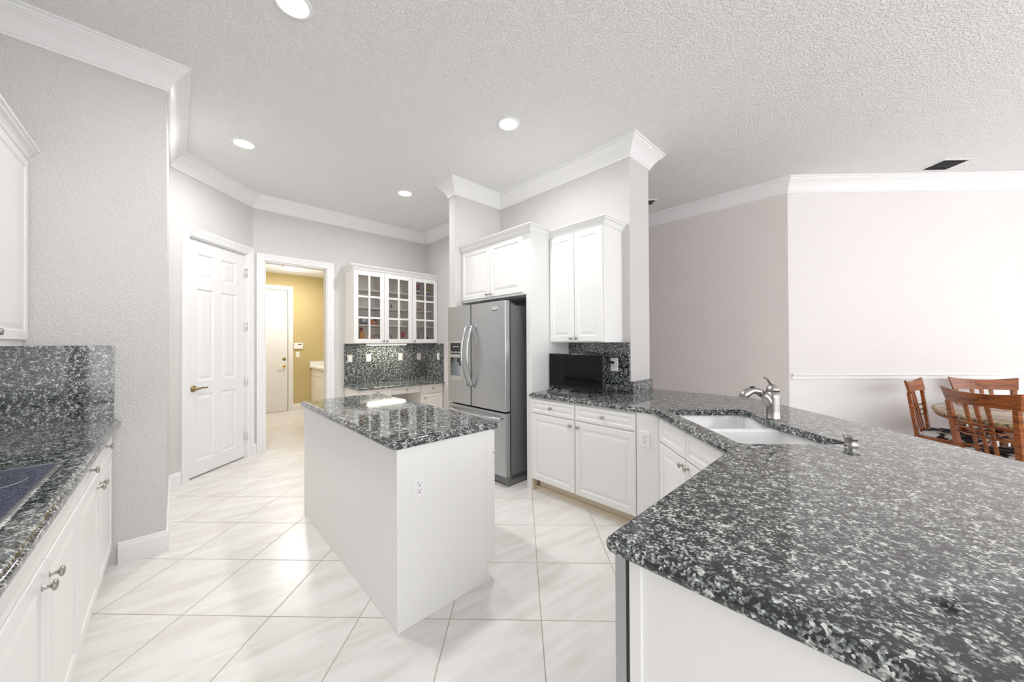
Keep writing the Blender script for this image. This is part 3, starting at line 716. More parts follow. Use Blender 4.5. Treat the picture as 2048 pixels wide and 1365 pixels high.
m = M(); blob(m, (0.008, -0.02, 0.04), 0.018); m.build('face', C('peach_glaze', (0.85, 0.60, 0.42)), t)
t = item('bangle', 'small red ring ornament on a stand on the lowest shelf', 'ornament', 2.13, 0.12, 1.405)
m = M(); torus(m, (0, 0, 0.075), 0.026, 0.006); m.lathe([(0.02, 0), (0.02, 0.006), (0.005, 0.012), (0.005, 0.046)], (0, 0, 0), 'z', 12); m.build('ring', C('red_glaze', (0.6, 0.1, 0.1)), t)
t = item('bangle', 'thin dark arched ornament near the first knobbed glass door', 'ornament', 2.205, 0.15, 1.405)
m = M(); torus(m, (0, 0, 0.075), 0.036, 0.004, a0=0, a1=PI); m.box(-0.039, -0.033, -0.004, 0.004, 0, 0.076); m.box(0.033, 0.039, -0.004, 0.004, 0, 0.076); m.build('arch', C('dark_iron', (0.05, 0.04, 0.03)), t)
t = item('candlestick', 'white candlestick on the top shelf behind the middle door', 'candlestick', 2.40, 0.16, 2.17)
M().lathe([(0.025, 0), (0.022, 0.01), (0.008, 0.02), (0.012, 0.05), (0.008, 0.08), (0.018, 0.10), (0.018, 0.105)], (0, 0, 0), 'z', 14).build('stem', MAT['plastic'], t)
M().lathe([(0.009, 0.105), (0.009, 0.15), (0.0, 0.155)], (0, 0, 0), 'z', 10).build('candle', C('wax', (0.82, 0.80, 0.74)), t)
t = item('figurine', 'tiny dark figurine on the third shelf behind the middle door', 'figurine', 2.425, 0.14, 1.915)
m = M(); m.lathe([(0.012, 0), (0.006, 0.02), (0.013, 0.045), (0.006, 0.06)], (0, 0, 0), 'z', 10); blob(m, (0, 0, 0.068), 0.01); m.build('figure', C('dark_iron', (0.05, 0.04, 0.03)), t)
t = item('photo_frame', 'white card in a dark bracket frame on the lowest middle shelf', 'photo frame', 2.41, 0.14, 1.405)
m = M(); m.box(0.02, 0.028, 0, 0.01, 0, 0.10); m.box(-0.04, 0.028, 0, 0.01, 0.092, 0.10); m.build('frame', C('dark_iron', (0.05, 0.04, 0.03)), t); M().box(-0.04, 0.018, 0.0, 0.008, 0, 0.08).build('card', C('paper', (0.75, 0.75, 0.74)), t)
t = item('wine_glass', 'red wine glass behind the middle glass door', 'glass', 2.625, 0.15, 1.405)
M().lathe([(0.03, 0), (0.03, 0.003), (0.004, 0.008), (0.004, 0.07)], (0, 0, 0), 'z', 16).build('stem', C('pink_glass', (0.75, 0.35, 0.35), 0.1), t)
M().lathe([(0.004, 0.07), (0.02, 0.085), (0.032, 0.12), (0.03, 0.165), (0.027, 0.165), (0.027, 0.12)], (0, 0, 0), 'z', 18).build('bowl', C('red_glass', (0.65, 0.06, 0.07), 0.1), t)
def bouquet(a_, label, pet, vase1, vase2, h):
    t = item('flower_vase', label, 'vase of flowers', a_, 0.14, 2.17)
    M().lathe([(0.016, 0), (0.02, 0.01), (0.028, 0.05), (0.018, 0.075), (0.024, 0.085)], (0, 0, 0), 'z', 16).build('vase', vase1, t)
    M().lathe([(0.0225, 0.018), (0.029, 0.035), (0.0285, 0.05)], (0, 0, 0), 'z', 16).build('vase_band', vase2, t)
    m = M()
    for k in range(5): m.tube([(0, 0, 0.07), (0.012 * (k - 2), 0.004 * (k % 2), 0.12)], 0.0025, 6)
    for k in range(6): blob(m, (0.022 * math.cos(k), 0.02 * math.sin(k), 0.10 + 0.01 * (k % 3)), 0.014, (1.3, 0.6, 0.8), 8, 5)
    m.build('leaves', C('leaf_green', (0.08, 0.20, 0.06)), t)
    m = M(); rn = random.Random(a_)
    for k in range(12):
        an = k * 2.4; rr = 0.034 * math.sqrt(k / 12); blob(m, (rr * math.cos(an), rr * math.sin(an), h + rn.uniform(-0.022, 0.025)), rn.uniform(0.014, 0.02), (1, 1, 0.8), 9, 5)
    m.build('blossoms', pet, t)
bouquet(2.885, 'pink-red flowers in a white vase on the top right shelf', C('magenta_petals', (0.62, 0.05, 0.12)), MAT['plastic'], C('navy_glaze', (0.05, 0.05, 0.15)), 0.15)
bouquet(3.045, 'orange-yellow flowers in a purple and white vase', C('orange_petals', (0.85, 0.36, 0.02)), MAT['plastic'], C('purple_glaze', (0.18, 0.05, 0.20)), 0.135)
t = item('figurine', 'small brown figurine pair on the third shelf behind the right door', 'figurine', 2.895, 0.12, 1.915)
m = M(); blob(m, (-0.02, 0, 0.02), 0.018); blob(m, (0.015, 0, 0.022), 0.02); m.box(-0.035, 0.035, -0.012, 0.012, 0, 0.006); m.build('pair', C('terracotta', (0.45, 0.22, 0.15)), t)
for k in range(3):
    o = M().lathe([(0.007, 0), (0.009, 0.004), (0.007, 0.012), (0.011, 0.032), (0.011, 0.035)], (0, 0, 0), 'z', 10).build('miniature_vase', MAT['plastic'])
    at(o, gpos(3.03 + 0.032 * k, 0.12, 1.915), R45)
    tag(o, ('leftmost', 'middle', 'rightmost')[k] + ' of the three tiny white vases behind the right door', 'vase', 'keepsakes in the glass-door cabinet')
t = item('pitcher', 'clear glass pitcher on the lowest shelf behind the right door', 'pitcher', 2.93, 0.13, 1.405)
M().lathe([(0.03, 0), (0.036, 0.004), (0.038, 0.10), (0.033, 0.13), (0.031, 0.13), (0.034, 0.10), (0.03, 0.008)], (0, 0, 0), 'z', 20).build('jug', C('grey_glass', (0.55, 0.57, 0.57), 0.08), t)
m = M(); torus(m, (0.043, 0, 0.07), 0.025, 0.004, a0=-PI / 2, a1=PI / 2); m.build('handle', C('grey_glass', (0.55, 0.57, 0.57), 0.08), t)
t = item('plate', 'small dark red plate standing on edge on the lowest right shelf', 'plate', 3.05, 0.15, 1.405)
m = M(); m.lathe([(0.0, 0), (0.03, 0.0), (0.045, 0.008), (0.043, 0.012), (0.0, 0.006)], (0, 0, 0.046), '-y', 24); m.build('dish', C('maroon_glaze', (0.25, 0.03, 0.06)), t)

# ------------------------------------------------------------------ refrigerator  (face -a: local x = -b, local -y = -a)
fx = lambda b_: 3.437 - b_
fr = thing('refrigerator', 'stainless french-door refrigerator with a water dispenser', 'refrigerator', (*AB(2.26, 3.437), 0), -R45)
m = M(); m.box(fx(3.395), fx(2.495), 0.085, 0.76, 0.05, 1.752); m.prism([(fx(3.395), 0.055), (fx(2.50), 0.055), (fx(2.50), 0.085), (fx(3.395), 0.085)], 0.012, 0.10)
m.build('body', MAT['greyside'], fr, 0.004)
m = M(); m.box(fx(3.36), fx(2.53), 0.06, 0.30, 0.0, 0.05); m.build('base_grille', MAT['gasket'], fr)
m = M(); m.prism([(fx(2.52), 0.045), (fx(2.495), 0.045), (fx(2.495), 0.76), (fx(2.52), 0.76)], 0.012, 0.10); m.build('side_foot', MAT['greyside'], fr)
M().box(fx(3.43), fx(2.485), 0.066, 0.085, 0.10, 1.78).build('gasket', MAT['gasket'], fr)
def door_slab(x0, x1, z0, z1, name, parent=fr):
    m = M(); n = 10; rs = []; t_ = 0.066; w2 = (x1 - x0)
    # slightly crowned stainless skin
    sec = [(x0, t_), (x0, 0.012)] + [(x0 + 0.004 + (w2 - 0.008) * i / n, 0.006 - 0.006 * math.sin(PI * i / n)) for i in range(n + 1)] + [(x1, 0.012), (x1, t_)]
    m.prism(sec, z0, z1)
    return m.build(name, MAT['steel'], parent, 0.002)
XS = fx(3.012)
ld = bpy.data.objects
L_door = None
# left door is built around the dispenser opening
m = M(); x0, x1, z0, z1 = 0.0, XS - 0.003, 0.725, 1.79; cx0, cx1, cz0, cz1 = fx(3.385), fx(3.185), 1.015, 1.385
for (a0, a1, c0, c1) in ((x0, cx0, z0, z1), (cx1, x1, z0, z1), (cx0, cx1, z0, cz0), (cx0, cx1, cz1, z1)):
    m.add([(a0, 0, c0), (a1, 0, c0), (a1, 0, c1), (a0, 0, c1)], [(0, 1, 2, 3)])
m.add([(x0, 0, z0), (x1, 0, z0), (x1, 0, z1), (x0, 0, z1), (x0, 0.066, z0), (x1, 0.066, z0), (x1, 0.066, z1), (x0, 0.066, z1)], [(4, 7, 6, 5), (0, 4, 5, 1), (1, 5, 6, 2), (2, 6, 7, 3), (3, 7, 4, 0)])
m.add([(cx0, 0, cz0), (cx1, 0, cz0), (cx1, 0, cz1), (cx0, 0, cz1), (cx0, 0.06, cz0), (cx1, 0.06, cz0), (cx1, 0.06, cz1), (cx0, 0.06, cz1)], [(4, 5, 6, 7), (0, 1, 5, 4), (1, 2, 6, 5), (2, 3, 7, 6), (3, 0, 4, 7)])
ldoor = m.build('left_door', MAT['steel'], fr, 0.0)
rdoor = door_slab(XS + 0.003, fx(2.477), 0.725, 1.79, 'right_door')
fdoor = door_slab(0.0, fx(2.477), 0.105, 0.708, 'freezer_drawer')
def bowed(parent, x, z0, z1, bow=0.075, rx=0.014):
    m = M(); pts = []; n = 16
    for i in range(n + 1):
        s_ = i / n; pts.append((x, -0.012 - bow * math.sin(PI * s_) ** 0.8, z0 + (z1 - z0) * s_))
    m.tube(pts, [0.011] + [rx] * (n - 1) + [0.011], 12, 1.0, up=(1, 0, 0))
    for z in (z0, z1): m.box(x - 0.010, x + 0.010, -0.016, 0.001, z - 0.02, z + 0.02)
    return m.build('handle', MAT['steel_handle'], parent, 0.0)
bowed(ldoor, XS - 0.045, 0.93, 1.575); bowed(rdoor, XS + 0.05, 0.93, 1.575)
m = M(); pts = []
for i in range(17): s_ = i / 16; pts.append((0.05 + (fx(2.477) - 0.10) * s_, -0.012 - 0.06 * math.sin(PI * s_) ** 0.8, 0.655))
m.tube(pts, 0.014, 12); m.box(0.04, 0.06, -0.016, 0.001, 0.645, 0.665); m.box(fx(2.477) - 0.06, fx(2.477) - 0.04, -0.016, 0.001, 0.645, 0.665); m.build('handle', MAT['steel_handle'], fdoor)
# dispenser
dp = M(); g = 0.028
for (a0, a1, c0, c1) in ((cx0 - g, cx0, cz0 - g * 1.4, cz1 + g), (cx1, cx1 + g, cz0 - g * 1.4, cz1 + g), (cx0, cx1, cz0 - g * 1.4, cz0), (cx0, cx1, cz1, cz1 + g), (cx0, cx1, 1.225, 1.26)): dp.box(a0, a1, -0.006, 0.004, c0, c1)
dpo = dp.build('dispenser', MAT['steel_handle'], ldoor, 0.001)
M().box(cx0, cx1, -0.003, 0.02, 1.26, cz1).build('control_panel', MAT['black'], dpo)
m = M()
for k, (px_, pz) in enumerate(((0.30, 0.62), (0.40, 0.66), (0.62, 0.66), (0.70, 0.62))): m.box(cx0 + (cx1 - cx0) * px_, cx0 + (cx1 - cx0) * (px_ + 0.08), -0.0036, -0.003, 1.26 + 0.125 * pz, 1.26 + 0.125 * (pz + 0.08))
for k in range(7):
    px_ = 0.08 + 0.13 * k; m.box(cx0 + (cx1 - cx0) * px_, cx0 + (cx1 - cx0) * (px_ + 0.05), -0.0036, -0.003, 1.275, 1.29)
m.build('control_marks', MAT['plastic'], dpo)
m = M(); m.box(cx0 + 0.001, cx1 - 0.001, 0.0, 0.055, cz0 + 0.0005, cz0 + 0.008); m.build('drip_tray', MAT['steel_handle'], dpo)
m = M(); m.box(cx0 + 0.11, cx0 + 0.17, 0.01, 0.05, 1.17, 1.224); m.lathe([(0.014, 0), (0.012, 0.04)], (cx0 + 0.14, 0.03, 1.135), 'z', 12); m.build('nozzle', MAT['gasket'], dpo)
# badge, framed plate with illegible raised script lines
bg_ = M(); bg_.box(fx(2.655), fx(2.575), -0.002, 0.004, 1.700, 1.738); bo = bg_.build('badge', MAT['chrome'], rdoor, 0.001)
m = M(); m.box(fx(2.654), fx(2.576), -0.0028, -0.002, 1.700, 1.708); m.box(fx(2.579), fx(2.575), -0.0028, -0.002, 1.700, 1.738); m.build('badge_shadow_line', MAT['gasket'], bo)
m = M()
for r_ in range(2):
    for k in range(9): m.box(fx(2.651) + 0.0076 * k, fx(2.651) + 0.0076 * k + 0.005, -0.0026, -0.002, 1.715 + 0.0105 * r_, 1.721 + 0.0105 * r_)
m.build('badge_lettering', MAT['nickel'], bo)
for xx in (0.01, fx(2.56)): 
    m = M(); m.box(xx, xx + 0.06, 0.03, 0.16, 1.752, 1.775); m.box(xx + 0.01, xx + 0.05, 0.02, 0.13, 1.775, 1.785); m.build('hinge_cover', MAT['steel_handle'], fr, 0.003)

# ------------------------------------------------------------------ refrigerator surround and right-hand cabinets
sx_ = lambda b_: 3.398 - b_
sr = thing('over_refrigerator_cabinet', 'white two-door cabinet with crown moulding bridging over the refrigerator', 'cabinet', (*AB(2.44, 3.398), 0), -R45)
o = ab_build(M().box(2.44, 3.038, 2.305, 2.365, 0.0, 2.44), 'refrigerator_side_panel', MAT['cab'], None, 0.002); tag(o, 'tall white panel standing between the refrigerator and the television counter', 'cabinet panel')
M().box(0.0, sx_(2.365), 0.0, 0.598, 1.852, 2.44).build('body', MAT['cab'], sr)
panel_front(sr, 'door', sx_(3.385), sx_(2.893), 1.872, 2.425, 0.0, knobs=[(sx_(2.925), 1.905)])
panel_front(sr, 'door', sx_(2.887), sx_(2.40), 1.872, 2.425, 0.0, knobs=[(sx_(2.857), 1.905)])
cornice(sr, [(0.0, -0.003), (sx_(2.305), -0.003), (sx_(2.305), 0.235)], 2.438, -1)
uc = thing('wall_cabinet', 'white two-door wall cabinet above the small television', 'cabinet', (*AB(2.725, 2.303), 0), -R45)
ux = lambda b_: 2.303 - b_
M().box(0.0, ux(1.69), 0.0, 0.314, 1.384, 2.42).build('body', MAT['cab'], uc, 0.0015)
panel_front(uc, 'door', ux(2.295), ux(2.003), 1.392, 2.415, 0.0, rail=0.06, knobs=[(ux(2.03), 1.425)])
panel_front(uc, 'door', ux(1.997), ux(1.70), 1.392, 2.415, 0.0, rail=0.06, knobs=[(ux(1.968), 1.425)])
cornice(uc, [(0.002, 0.0), (ux(1.69), 0.0), (ux(1.69), 0.314)], 2.42, -1)
bc = thing('base_cabinet', 'white base cabinet with two drawers and two doors below the television', 'cabinet', (*AB(2.44, 2.303), 0), -R45)
bx = lambda b_: 2.303 - b_
m = M(); m.box(0.0, bx(1.245), 0.0, 0.598, 0.108, 0.875); m.build('body', MAT['cab'], bc)
m = M(); m.box(0.055, bx(1.245), 0.055, 0.4, 0.0, 0.108); m.box(0.02, bx(1.245), 0.043, 0.055, 0.0, 0.035); m.build('toe_kick', MAT['beige_wood'], bc)
M().box(0, 0.02, 0, 0.4, 0.0, 0.108).build('toe_side', MAT['beige_wood'], bc)
panel_front(bc, 'drawer', bx(2.295), bx(1.797), 0.735, 0.857, 0.0, rail=0.035, knobs=[(bx(2.046), 0.797)])
panel_front(bc, 'drawer', bx(1.785), bx(1.25), 0.735, 0.857, 0.0, rail=0.035, knobs=[(bx(1.515), 0.797)])
panel_front(bc, 'door', bx(2.295), bx(1.797), 0.115, 0.722, 0.0, knobs=[(bx(1.83), 0.68)])
panel_front(bc, 'door', bx(1.785), bx(1.25), 0.115, 0.722, 0.0, knobs=[(bx(1.752), 0.68)])
# filler with outlet at the inside corner
XF = 0.95
fb = 2.425 - XF / S
fl = thing('corner_filler_panel', 'narrow white corner panel holding an outlet between the base cabinets', 'panel', (*AB(2.425, 1.243), 0), -R45)
M().box(0, 1.243 - fb, 0, 0.02, 0.0, 0.875).build('panel', MAT['cab'], fl)
outlet('outlet', None, None, (0.064, 0.0, 0.69), 0, 'duplex', 0.082, 0.118, parent=fl)

# sink base, facing -X, local x = -Y
sb = thing('sink_cabinet', 'white sink base cabinet facing the island, two doors with adjoining knobs', 'cabinet', (XF + 0.02, 2.475, 0), -2 * R45)
m = M(); m.box(-0.010, 0.014, -0.017, 0.02, 0.105, 0.875); m.box(0.014, 0.885, 0.0, 0.02, 0.105, 0.875); m.box(0, 0.885, 0.07, 0.09, 0, 0.105); m.box(0.0, 0.885, 0.02, 0.60, 0.09, 0.105); m.build('body', MAT['cab'], sb)
panel_front(sb, 'drawer_front', 0.018, 0.392, 0.70, 0.862, 0.0, rail=0.045)
panel_front(sb, 'drawer_front', 0.398, 0.772, 0.70, 0.862, 0.0, rail=0.045)
panel_front(sb, 'door', 0.018, 0.392, 0.112, 0.69, 0.0, knobs=[(0.36, 0.655)])
panel_front(sb, 'door', 0.398, 0.772, 0.112, 0.69, 0.0, knobs=[(0.43, 0.655)])

# dishwasher and peninsula end (face +b: local x = -a)
pk = thing('peninsula_cabinet', 'white cabinet body carrying the near end of the bar counter', 'cabinet', (*AB(0.785, 0.42), 0), R45)
# plan polygon in local (a - 0.785, b - 0.42)
def lp_(a_, b_): return (a_ - 0.785, b_ - 0.42)
XB = 1.62
m = M(); m.box(0, 0.03, -1.9 + 0.012, 0.0, 0, 0.875)
m.build('end_panel', MAT['cab'], pk, 0.002)
m = M(); m.box(-0.008, 0.0, -0.030, 0.0, 0, 0.875); m.build('edge_strip', MAT['cab'], pk, 0.002)
m = M(); m.prism([lp_(XB / S + b_, b_) if k_ == 0 else lp_(XB / S + 0.10 + b_, b_) for (k_, b_) in ((0, -1.45), (1, -1.53), (1, 0.95), (0, 0.95))], 0, 0.875); m.build('back_panel', MAT['wall'], pk)
m = M(); m.box(0.62, 1.0, -0.02, 0.0, 0.105, 0.875); m.box(0.62, 0.96, -0.09, -0.07, 0.0, 0.105); m.build('front_panel', MAT['cab'], pk)
dwm = thing('dishwasher', 'stainless dishwasher seen edge-on at the near end of the bar', 'dishwasher', (*AB(1.385, 0.462), 0), -3 * R45)
m = M(); m.box(0.0, 0.60, 0.0, 0.03, 0.11, 0.865); m.build('door', MAT['steel'], dwm, 0.003)
m = M(); m.box(0.002, 0.598, 0.03, 0.042, 0.105, 0.87); m.build('gasket', MAT['gasket'], dwm)
m = M(); m.box(0.005, 0.565, 0.042, 0.55, 0.0, 0.868); m.build('tub', MAT['greyside'], dwm)
m = M(); m.box(0.0, 0.60, 0.01, 0.03, 0.0, 0.10); m.build('kick_plate', MAT['steel'], dwm)
m = M(); pts = []
for i in range(17): s_ = i / 16; pts.append((0.04 + 0.52 * s_, 0.0 - 0.068 * math.sin(PI * s_) ** 0.8, 0.80))
m.tube(pts, 0.013, 12); m.build('handle', MAT['steel_handle'], dwm)

# bar countertop polygon (a, b), ccw
def aX(X, b_): return X / S + b_
def bX(X, a_): return a_ - X / S
E_X, E_b, E_a, E_a0 = 0.915, 0.478, 2.44 - 0.03, 0.752
poly = [(E_a0, E_b), (E_a0, E_a0 - 1.943 / S), (3.492, 3.492 - 1.943 / S), (3.492, 1.604), (3.038, 1.604), (3.038, 2.39), (E_a, 2.39), (E_a, bX(E_X, E_a)), (aX(E_X, E_b), E_b)]
# the panel end stops the fridge end at the side panel
poly[5] = (3.038, 2.3035); poly[6] = (E_a, 2.3035)
sk = [(1.0, 1.66), (1.02, 1.64), (1.50, 1.64), (1.52, 1.66), (1.505, 1.69), (1.48, 1.73), (1.478, 1.85), (1.468, 2.0), (1.462, 2.14), (1.472, 2.22), (1.482, 2.27), (1.505, 2.33), (1.52, 2.38), (1.52, 2.45), (1.495, 2.478), (1.03, 2.478), (1.0, 2.45)]
def XY2ab(p): return (S * (p[0] + p[1]), S * (p[1] - p[0]))
hole = [XY2ab(p) for p in sk]
o = slab('bar_countertop', MAT['granite'], rounded(poly, {0: 0.035, 1: 0.02, 2: 0.03, 7: 0.02, 8: 0.02}, 5), 0.8755, 0.9155, hole); o.rotation_euler = (0, 0, ROT)
tag(o, 'large angled granite bar counter with the undermount sink', 'countertop')
o = ab_build(M().box(3.018, 3.038, 1.612, 2.3035, 0.9155, 1.383), 'bar_backsplash', MAT['granite']); tag(o, 'dark granite backsplash behind the small television', 'backsplash')
o = ab_build(M().box(3.03, 3.435, 1.585, 1.604, 0.9155, 1.022), 'bar_backsplash', MAT['granite']); tag(o, 'short low granite upstand against the white column', 'backsplash')

# sink
sn = thing('sink', 'white double-bowl undermount porcelain sink below the faucet', 'sink', (0, 0, 0.8745))
inner = offset_poly(sk, -0.012); 
def bowl(x0, x1, y0, y1, d, name, side_top):
    m = M(); R_ = rounded([(x0, y0), (x1, y0), (x1, y1), (x0, y1)], {0: 0.06, 1: 0.06, 2: 0.06, 3: 0.06}, 5)
    rs = []
    for ins, z in ((0, side_top), (0.006, side_top - 0.01), (0.012, -d * 0.8), (0.03, -d * 0.95), (0.06, -d)): rs.append([(x, y, z) for x, y in offset_poly(R_, ins)])
    m.rings(rs, False, True, True)
    rs = []
    for ins, z in ((0, side_top), (-0.008, -0.02), (-0.008, -d * 0.9), (0.02, -d - 0.012)): rs.append([(x, y, z) for x, y in offset_poly(R_, ins)])
    m.rings(rs, False, True, True)
    return m.build(name, MAT['porcelain'], sn)
b1 = bowl(0.985, 1.535, 2.10, 2.50, 0.19, 'small_bowl', 0.0); b2 = bowl(0.985, 1.505, 1.62, 2.075, 0.21, 'large_bowl', 0.0)
m = M(); m.box(0.99, 1.50, 2.06, 2.115, -0.10, -0.002); m.build('divider', MAT['porcelain'], sn, 0.008)
for (x, y, d) in ((1.26, 2.30, 0.19), (1.25, 1.85, 0.21)): M().lathe([(0.045, -d + 0.001), (0.045, -d + 0.004), (0.03, -d + 0.003), (0.0, -d + 0.002)], (x, y, 0), 'z', 24).build('drain', MAT['chrome'], sn)

# faucet
fc = thing('faucet', 'brushed nickel pull-out kitchen faucet with a lever on top', 'faucet', (1.522, 2.18, 0.9155), 0)
m = M(); m.lathe([(0.0, 0), (0.037, 0), (0.037, 0.006), (0.035, 0.009), (0.034, 0.05), (0.0345, 0.13), (0.035, 0.165)], (0, 0, 0), 'z', 28); m.build('body', MAT['nickel'], fc)
m = M(); m.lathe([(0.0355, 0.167), (0.0345, 0.18), (0.028, 0.196), (0.016, 0.208), (0.0, 0.212)], (0, 0, 0), 'z', 28); cap_ = m.build('cap', MAT['nickel'], fc)
m = M(); m.tube([(-0.005, -0.002, 0.205), (-0.022, -0.004, 0.222), (-0.035, -0.008, 0.238), (-0.055, -0.010, 0.252), (-0.068, -0.012, 0.258)], [0.016, 0.011, 0.010, 0.012, 0.008], 12, [0.9, 0.7, 0.5, 0.4, 0.4]); m.build('lever', MAT['nickel'], fc)
m = M(); m.tube([(-0.002, 0, 0.06), (-0.022, 0, 0.10), (-0.045, 0, 0.135), (-0.066, 0, 0.152)], [0.025, 0.026, 0.025, 0.023], 20); m.build('spout_arm', MAT['nickel'], fc)
m = M(); m.tube([(-0.066, 0, 0.152), (-0.09, 0, 0.167), (-0.12, 0, 0.172), (-0.145, 0, 0.162), (-0.168, 0, 0.145), (-0.182, 0, 0.128)], [0.021, 0.021, 0.021, 0.024, 0.026, 0.022], 20); m.build('spray_head', MAT['nickel'], fc)
m = M(); m.lathe([(0.0135, 0), (0.013, 0.005), (0.0, 0.006)], (-0.122, 0, 0.190), 'z', 16); m.build('spray_button', MAT['gasket'], fc)
sd = thing('air_gap_cap', 'short round brushed nickel cap beside the near corner of the sink', 'sink fitting', (1.476, 1.625, 0.9155))
M().lathe([(0.0, 0), (0.026, 0), (0.025, 0.003), (0.0225, 0.008), (0.0225, 0.03), (0.027, 0.036)], (0, 0, 0), 'z', 24).build('post', MAT['nickel'], sd)
M().lathe([(0.0, 0.036), (0.029, 0.036), (0.029, 0.041), (0.0, 0.044)], (0, 0, 0), 'z', 24).build('cap', MAT['nickel'], sd)

# ------------------------------------------------------------------ television
tv = thing('television', 'small black flat-screen television on two feet', 'television', (*AB(2.69, 2.292), 0.9178), -R45)
W2 = 0.607
M().box(0, W2, 0.0, 0.012, 0.022, 0.36).build('bezel', MAT['black'], tv, 0.002)
M().box(0.04, W2 - 0.04, 0.012, 0.05, 0.06, 0.30).build('back_housing', MAT['black'], tv, 0.01)
M().box(0.012, W2 - 0.012, -0.0012, 0.0, 0.052, 0.348).build('screen', MAT['screen'], tv)
for fx_ in (0.07, W2 - 0.07):
    m = M(); m.tube([(fx_, 0.006, 0.04), (fx_ - 0.004, -0.03, 0.015), (fx_ - 0.008, -0.10, 0.005)], [0.010, 0.008, 0.006], 8); m.tube([(fx_, 0.006, 0.04), (fx_, 0.05, 0.012), (fx_, 0.09, 0.005)], [0.009, 0.007, 0.006], 8); m.build('foot', MAT['black'], tv)
m = M()
for k in range(8): m.box(0.022 + 0.0075 * k, 0.0275 + 0.0075 * k, -0.0008, 0.0, 0.031, 0.040)
m.build('brand_lettering', MAT['nickel'], tv)
m = M(); m.box(0.24, 0.29, -0.0008, 0, 0.027, 0.031); m.build('indicator', MAT['nickel'], tv)

ot = outlet('wall_outlet', 'white outlet with a black plug beside the television', 'outlet', (*AB(3.018, 1.765), 1.172), -R45, 'duplex', 0.078, 0.122)
pg = thing('power_cord', 'black plug with a thin grey cord leading behind the television', 'cord', (*AB(3.018, 1.765), 1.172), -R45)
M().box(-0.024, 0.006, -0.030, -0.0098, 0.012, 0.032).build('plug', MAT['black'], pg, 0.003)
m = M(); m.tube([(-0.022, -0.022, 0.022), (-0.035, -0.02, 0.010), (-0.06, -0.016, -0.035), (-0.085, -0.012, -0.085), (-0.12, -0.010, -0.14), (-0.16, -0.012, -0.17)], 0.0022, 8); m.build('cable', C('grey_cable', (0.35, 0.35, 0.36)), pg)

# ------------------------------------------------------------------ laundry room contents
lc = thing('laundry_cabinet', 'cream laundry cabinet with one drawer seen through the doorway', 'cabinet', (*AB(2.13, 7.74), 0), -R45)
# local x = -b ; origin at b=7.74, spans towards b=8.5 => negative x
M().box(-0.755, 0.0, 0.0, 0.7, 0.10, 0.868).build('body', MAT['cream'], lc)
M().box(-0.755, 0.0, 0.06, 0.7, 0.0, 0.10).build('toe_kick', MAT['beige_wood'], lc)
def flat_front(p, nm, x0, x1, z0, z1):
    return M().box(x0, x1, -0.018, 0, z0, z1).build(nm, MAT['cream'], p, 0.003)
flat_front(lc, 'drawer', -0.745, -0.008, 0.71, 0.855); d_ = flat_front(lc, 'door', -0.745, -0.008, 0.11, 0.695)
m = M(); m.box(-0.20, -0.185, -0.045, -0.018, 0.52, 0.62); m.build('handle', MAT['plastic'], d_, 0.004)
ws = thing('washing_machine', 'white washing machine beside the cream laundry cabinet', 'washing machine', (*AB(2.11, 7.04), 0), -R45)
M().box(-0.69, 0.0, 0.0, 0.66, 0.0, 0.868).build('body', MAT['plastic'], ws, 0.01)
M().box(-0.64, -0.05, -0.006, 0.0, 0.80, 0.845).build('control_strip', C('light_grey', (0.6, 0.6, 0.6)), ws)
M().lathe([(0, 0), (0.16, 0), (0.17, 0.012), (0.15, 0.02), (0, 0.018)], (-0.345, 0, 0.48), '-y', 28).build('door', C('light_grey', (0.6, 0.6, 0.6)), ws)
lt = thing('laundry_countertop', 'white countertop with low backsplash in the laundry room', 'countertop', (*AB(0, 0), 0), R45)
M().box(2.09, 2.879, 7.03, 8.499, 0.87, 0.91).build('slab', MAT['plastic'], lt, 0.004)
M().box(2.09, 2.879, 8.48, 8.499, 0.91, 1.01).build('backsplash', MAT['plastic'], lt, 0.002)
kp = thing('alarm_keypad', 'white alarm keypad on the mustard laundry wall', 'keypad', (*AB(1.872, 8.5), 1.345), R45)
M().box(-0.085, 0.085, -0.028, 0.0, -0.062, 0.062).build('case', MAT['plastic'], kp, 0.006)
M().box(-0.01, 0.055, -0.0295, -0.028, 0.02, 0.042).build('display', C('lcd_grey', (0.12, 0.12, 0.12)), kp)
outlet('light_switch', 'white rocker light switch below the alarm keypad', 'light switch', (*AB(1.862, 8.5), 1.165), R45, 'switch')
ll = thing('ceiling_lamp', 'flat square lit ceiling lamp in the laundry room', 'light', (*AB(1.60, 7.58), 2.832), R45)
M().box(-0.16, 0.16, -0.16, 0.16, -0.03, 0.0).build('base', MAT['plastic'], ll); M().box(-0.13, 0.13, -0.13, 0.13, -0.06, -0.03).build('diffuser', MAT['lamp'], ll, 0.01)

# ------------------------------------------------------------------ ceiling things
def can(X, Y, label):
    t = thing('recessed_light', label, 'light', (X, Y, CEIL), 0, 'recessed ceiling lights')
    m = M(); m.lathe([(0.098, 0.0), (0.096, -0.006), (0.078, -0.007), (0.073, 0.0)], (0, 0, 0), 'z', 32, False); m.build('trim_ring', MAT['trim'], t)
    m = M(); m.lathe([(0.0, -0.003), (0.074, -0.003), (0.074, -0.001), (0.0, -0.001)], (0, 0, 0), 'z', 32, False); m.build('lens', MAT['lamp'], t)
    l = bpy.data.lights.new('bulb', 'AREA'); l.shape = 'DISK'; l.size = 0.14; l.energy = CAN_W; l.color = (1, 0.995, 0.985); l.spread = math.radians(170)
    o = bpy.data.objects.new('bulb', l); col.objects.link(o); o.parent = t; o.location = (0, 0, -0.012)
can(-1.245, 1.905, 'recessed ceiling light cut off by the top edge of view')
can(-2.574, 3.225, 'glowing recessed ceiling light nearest the pantry door')
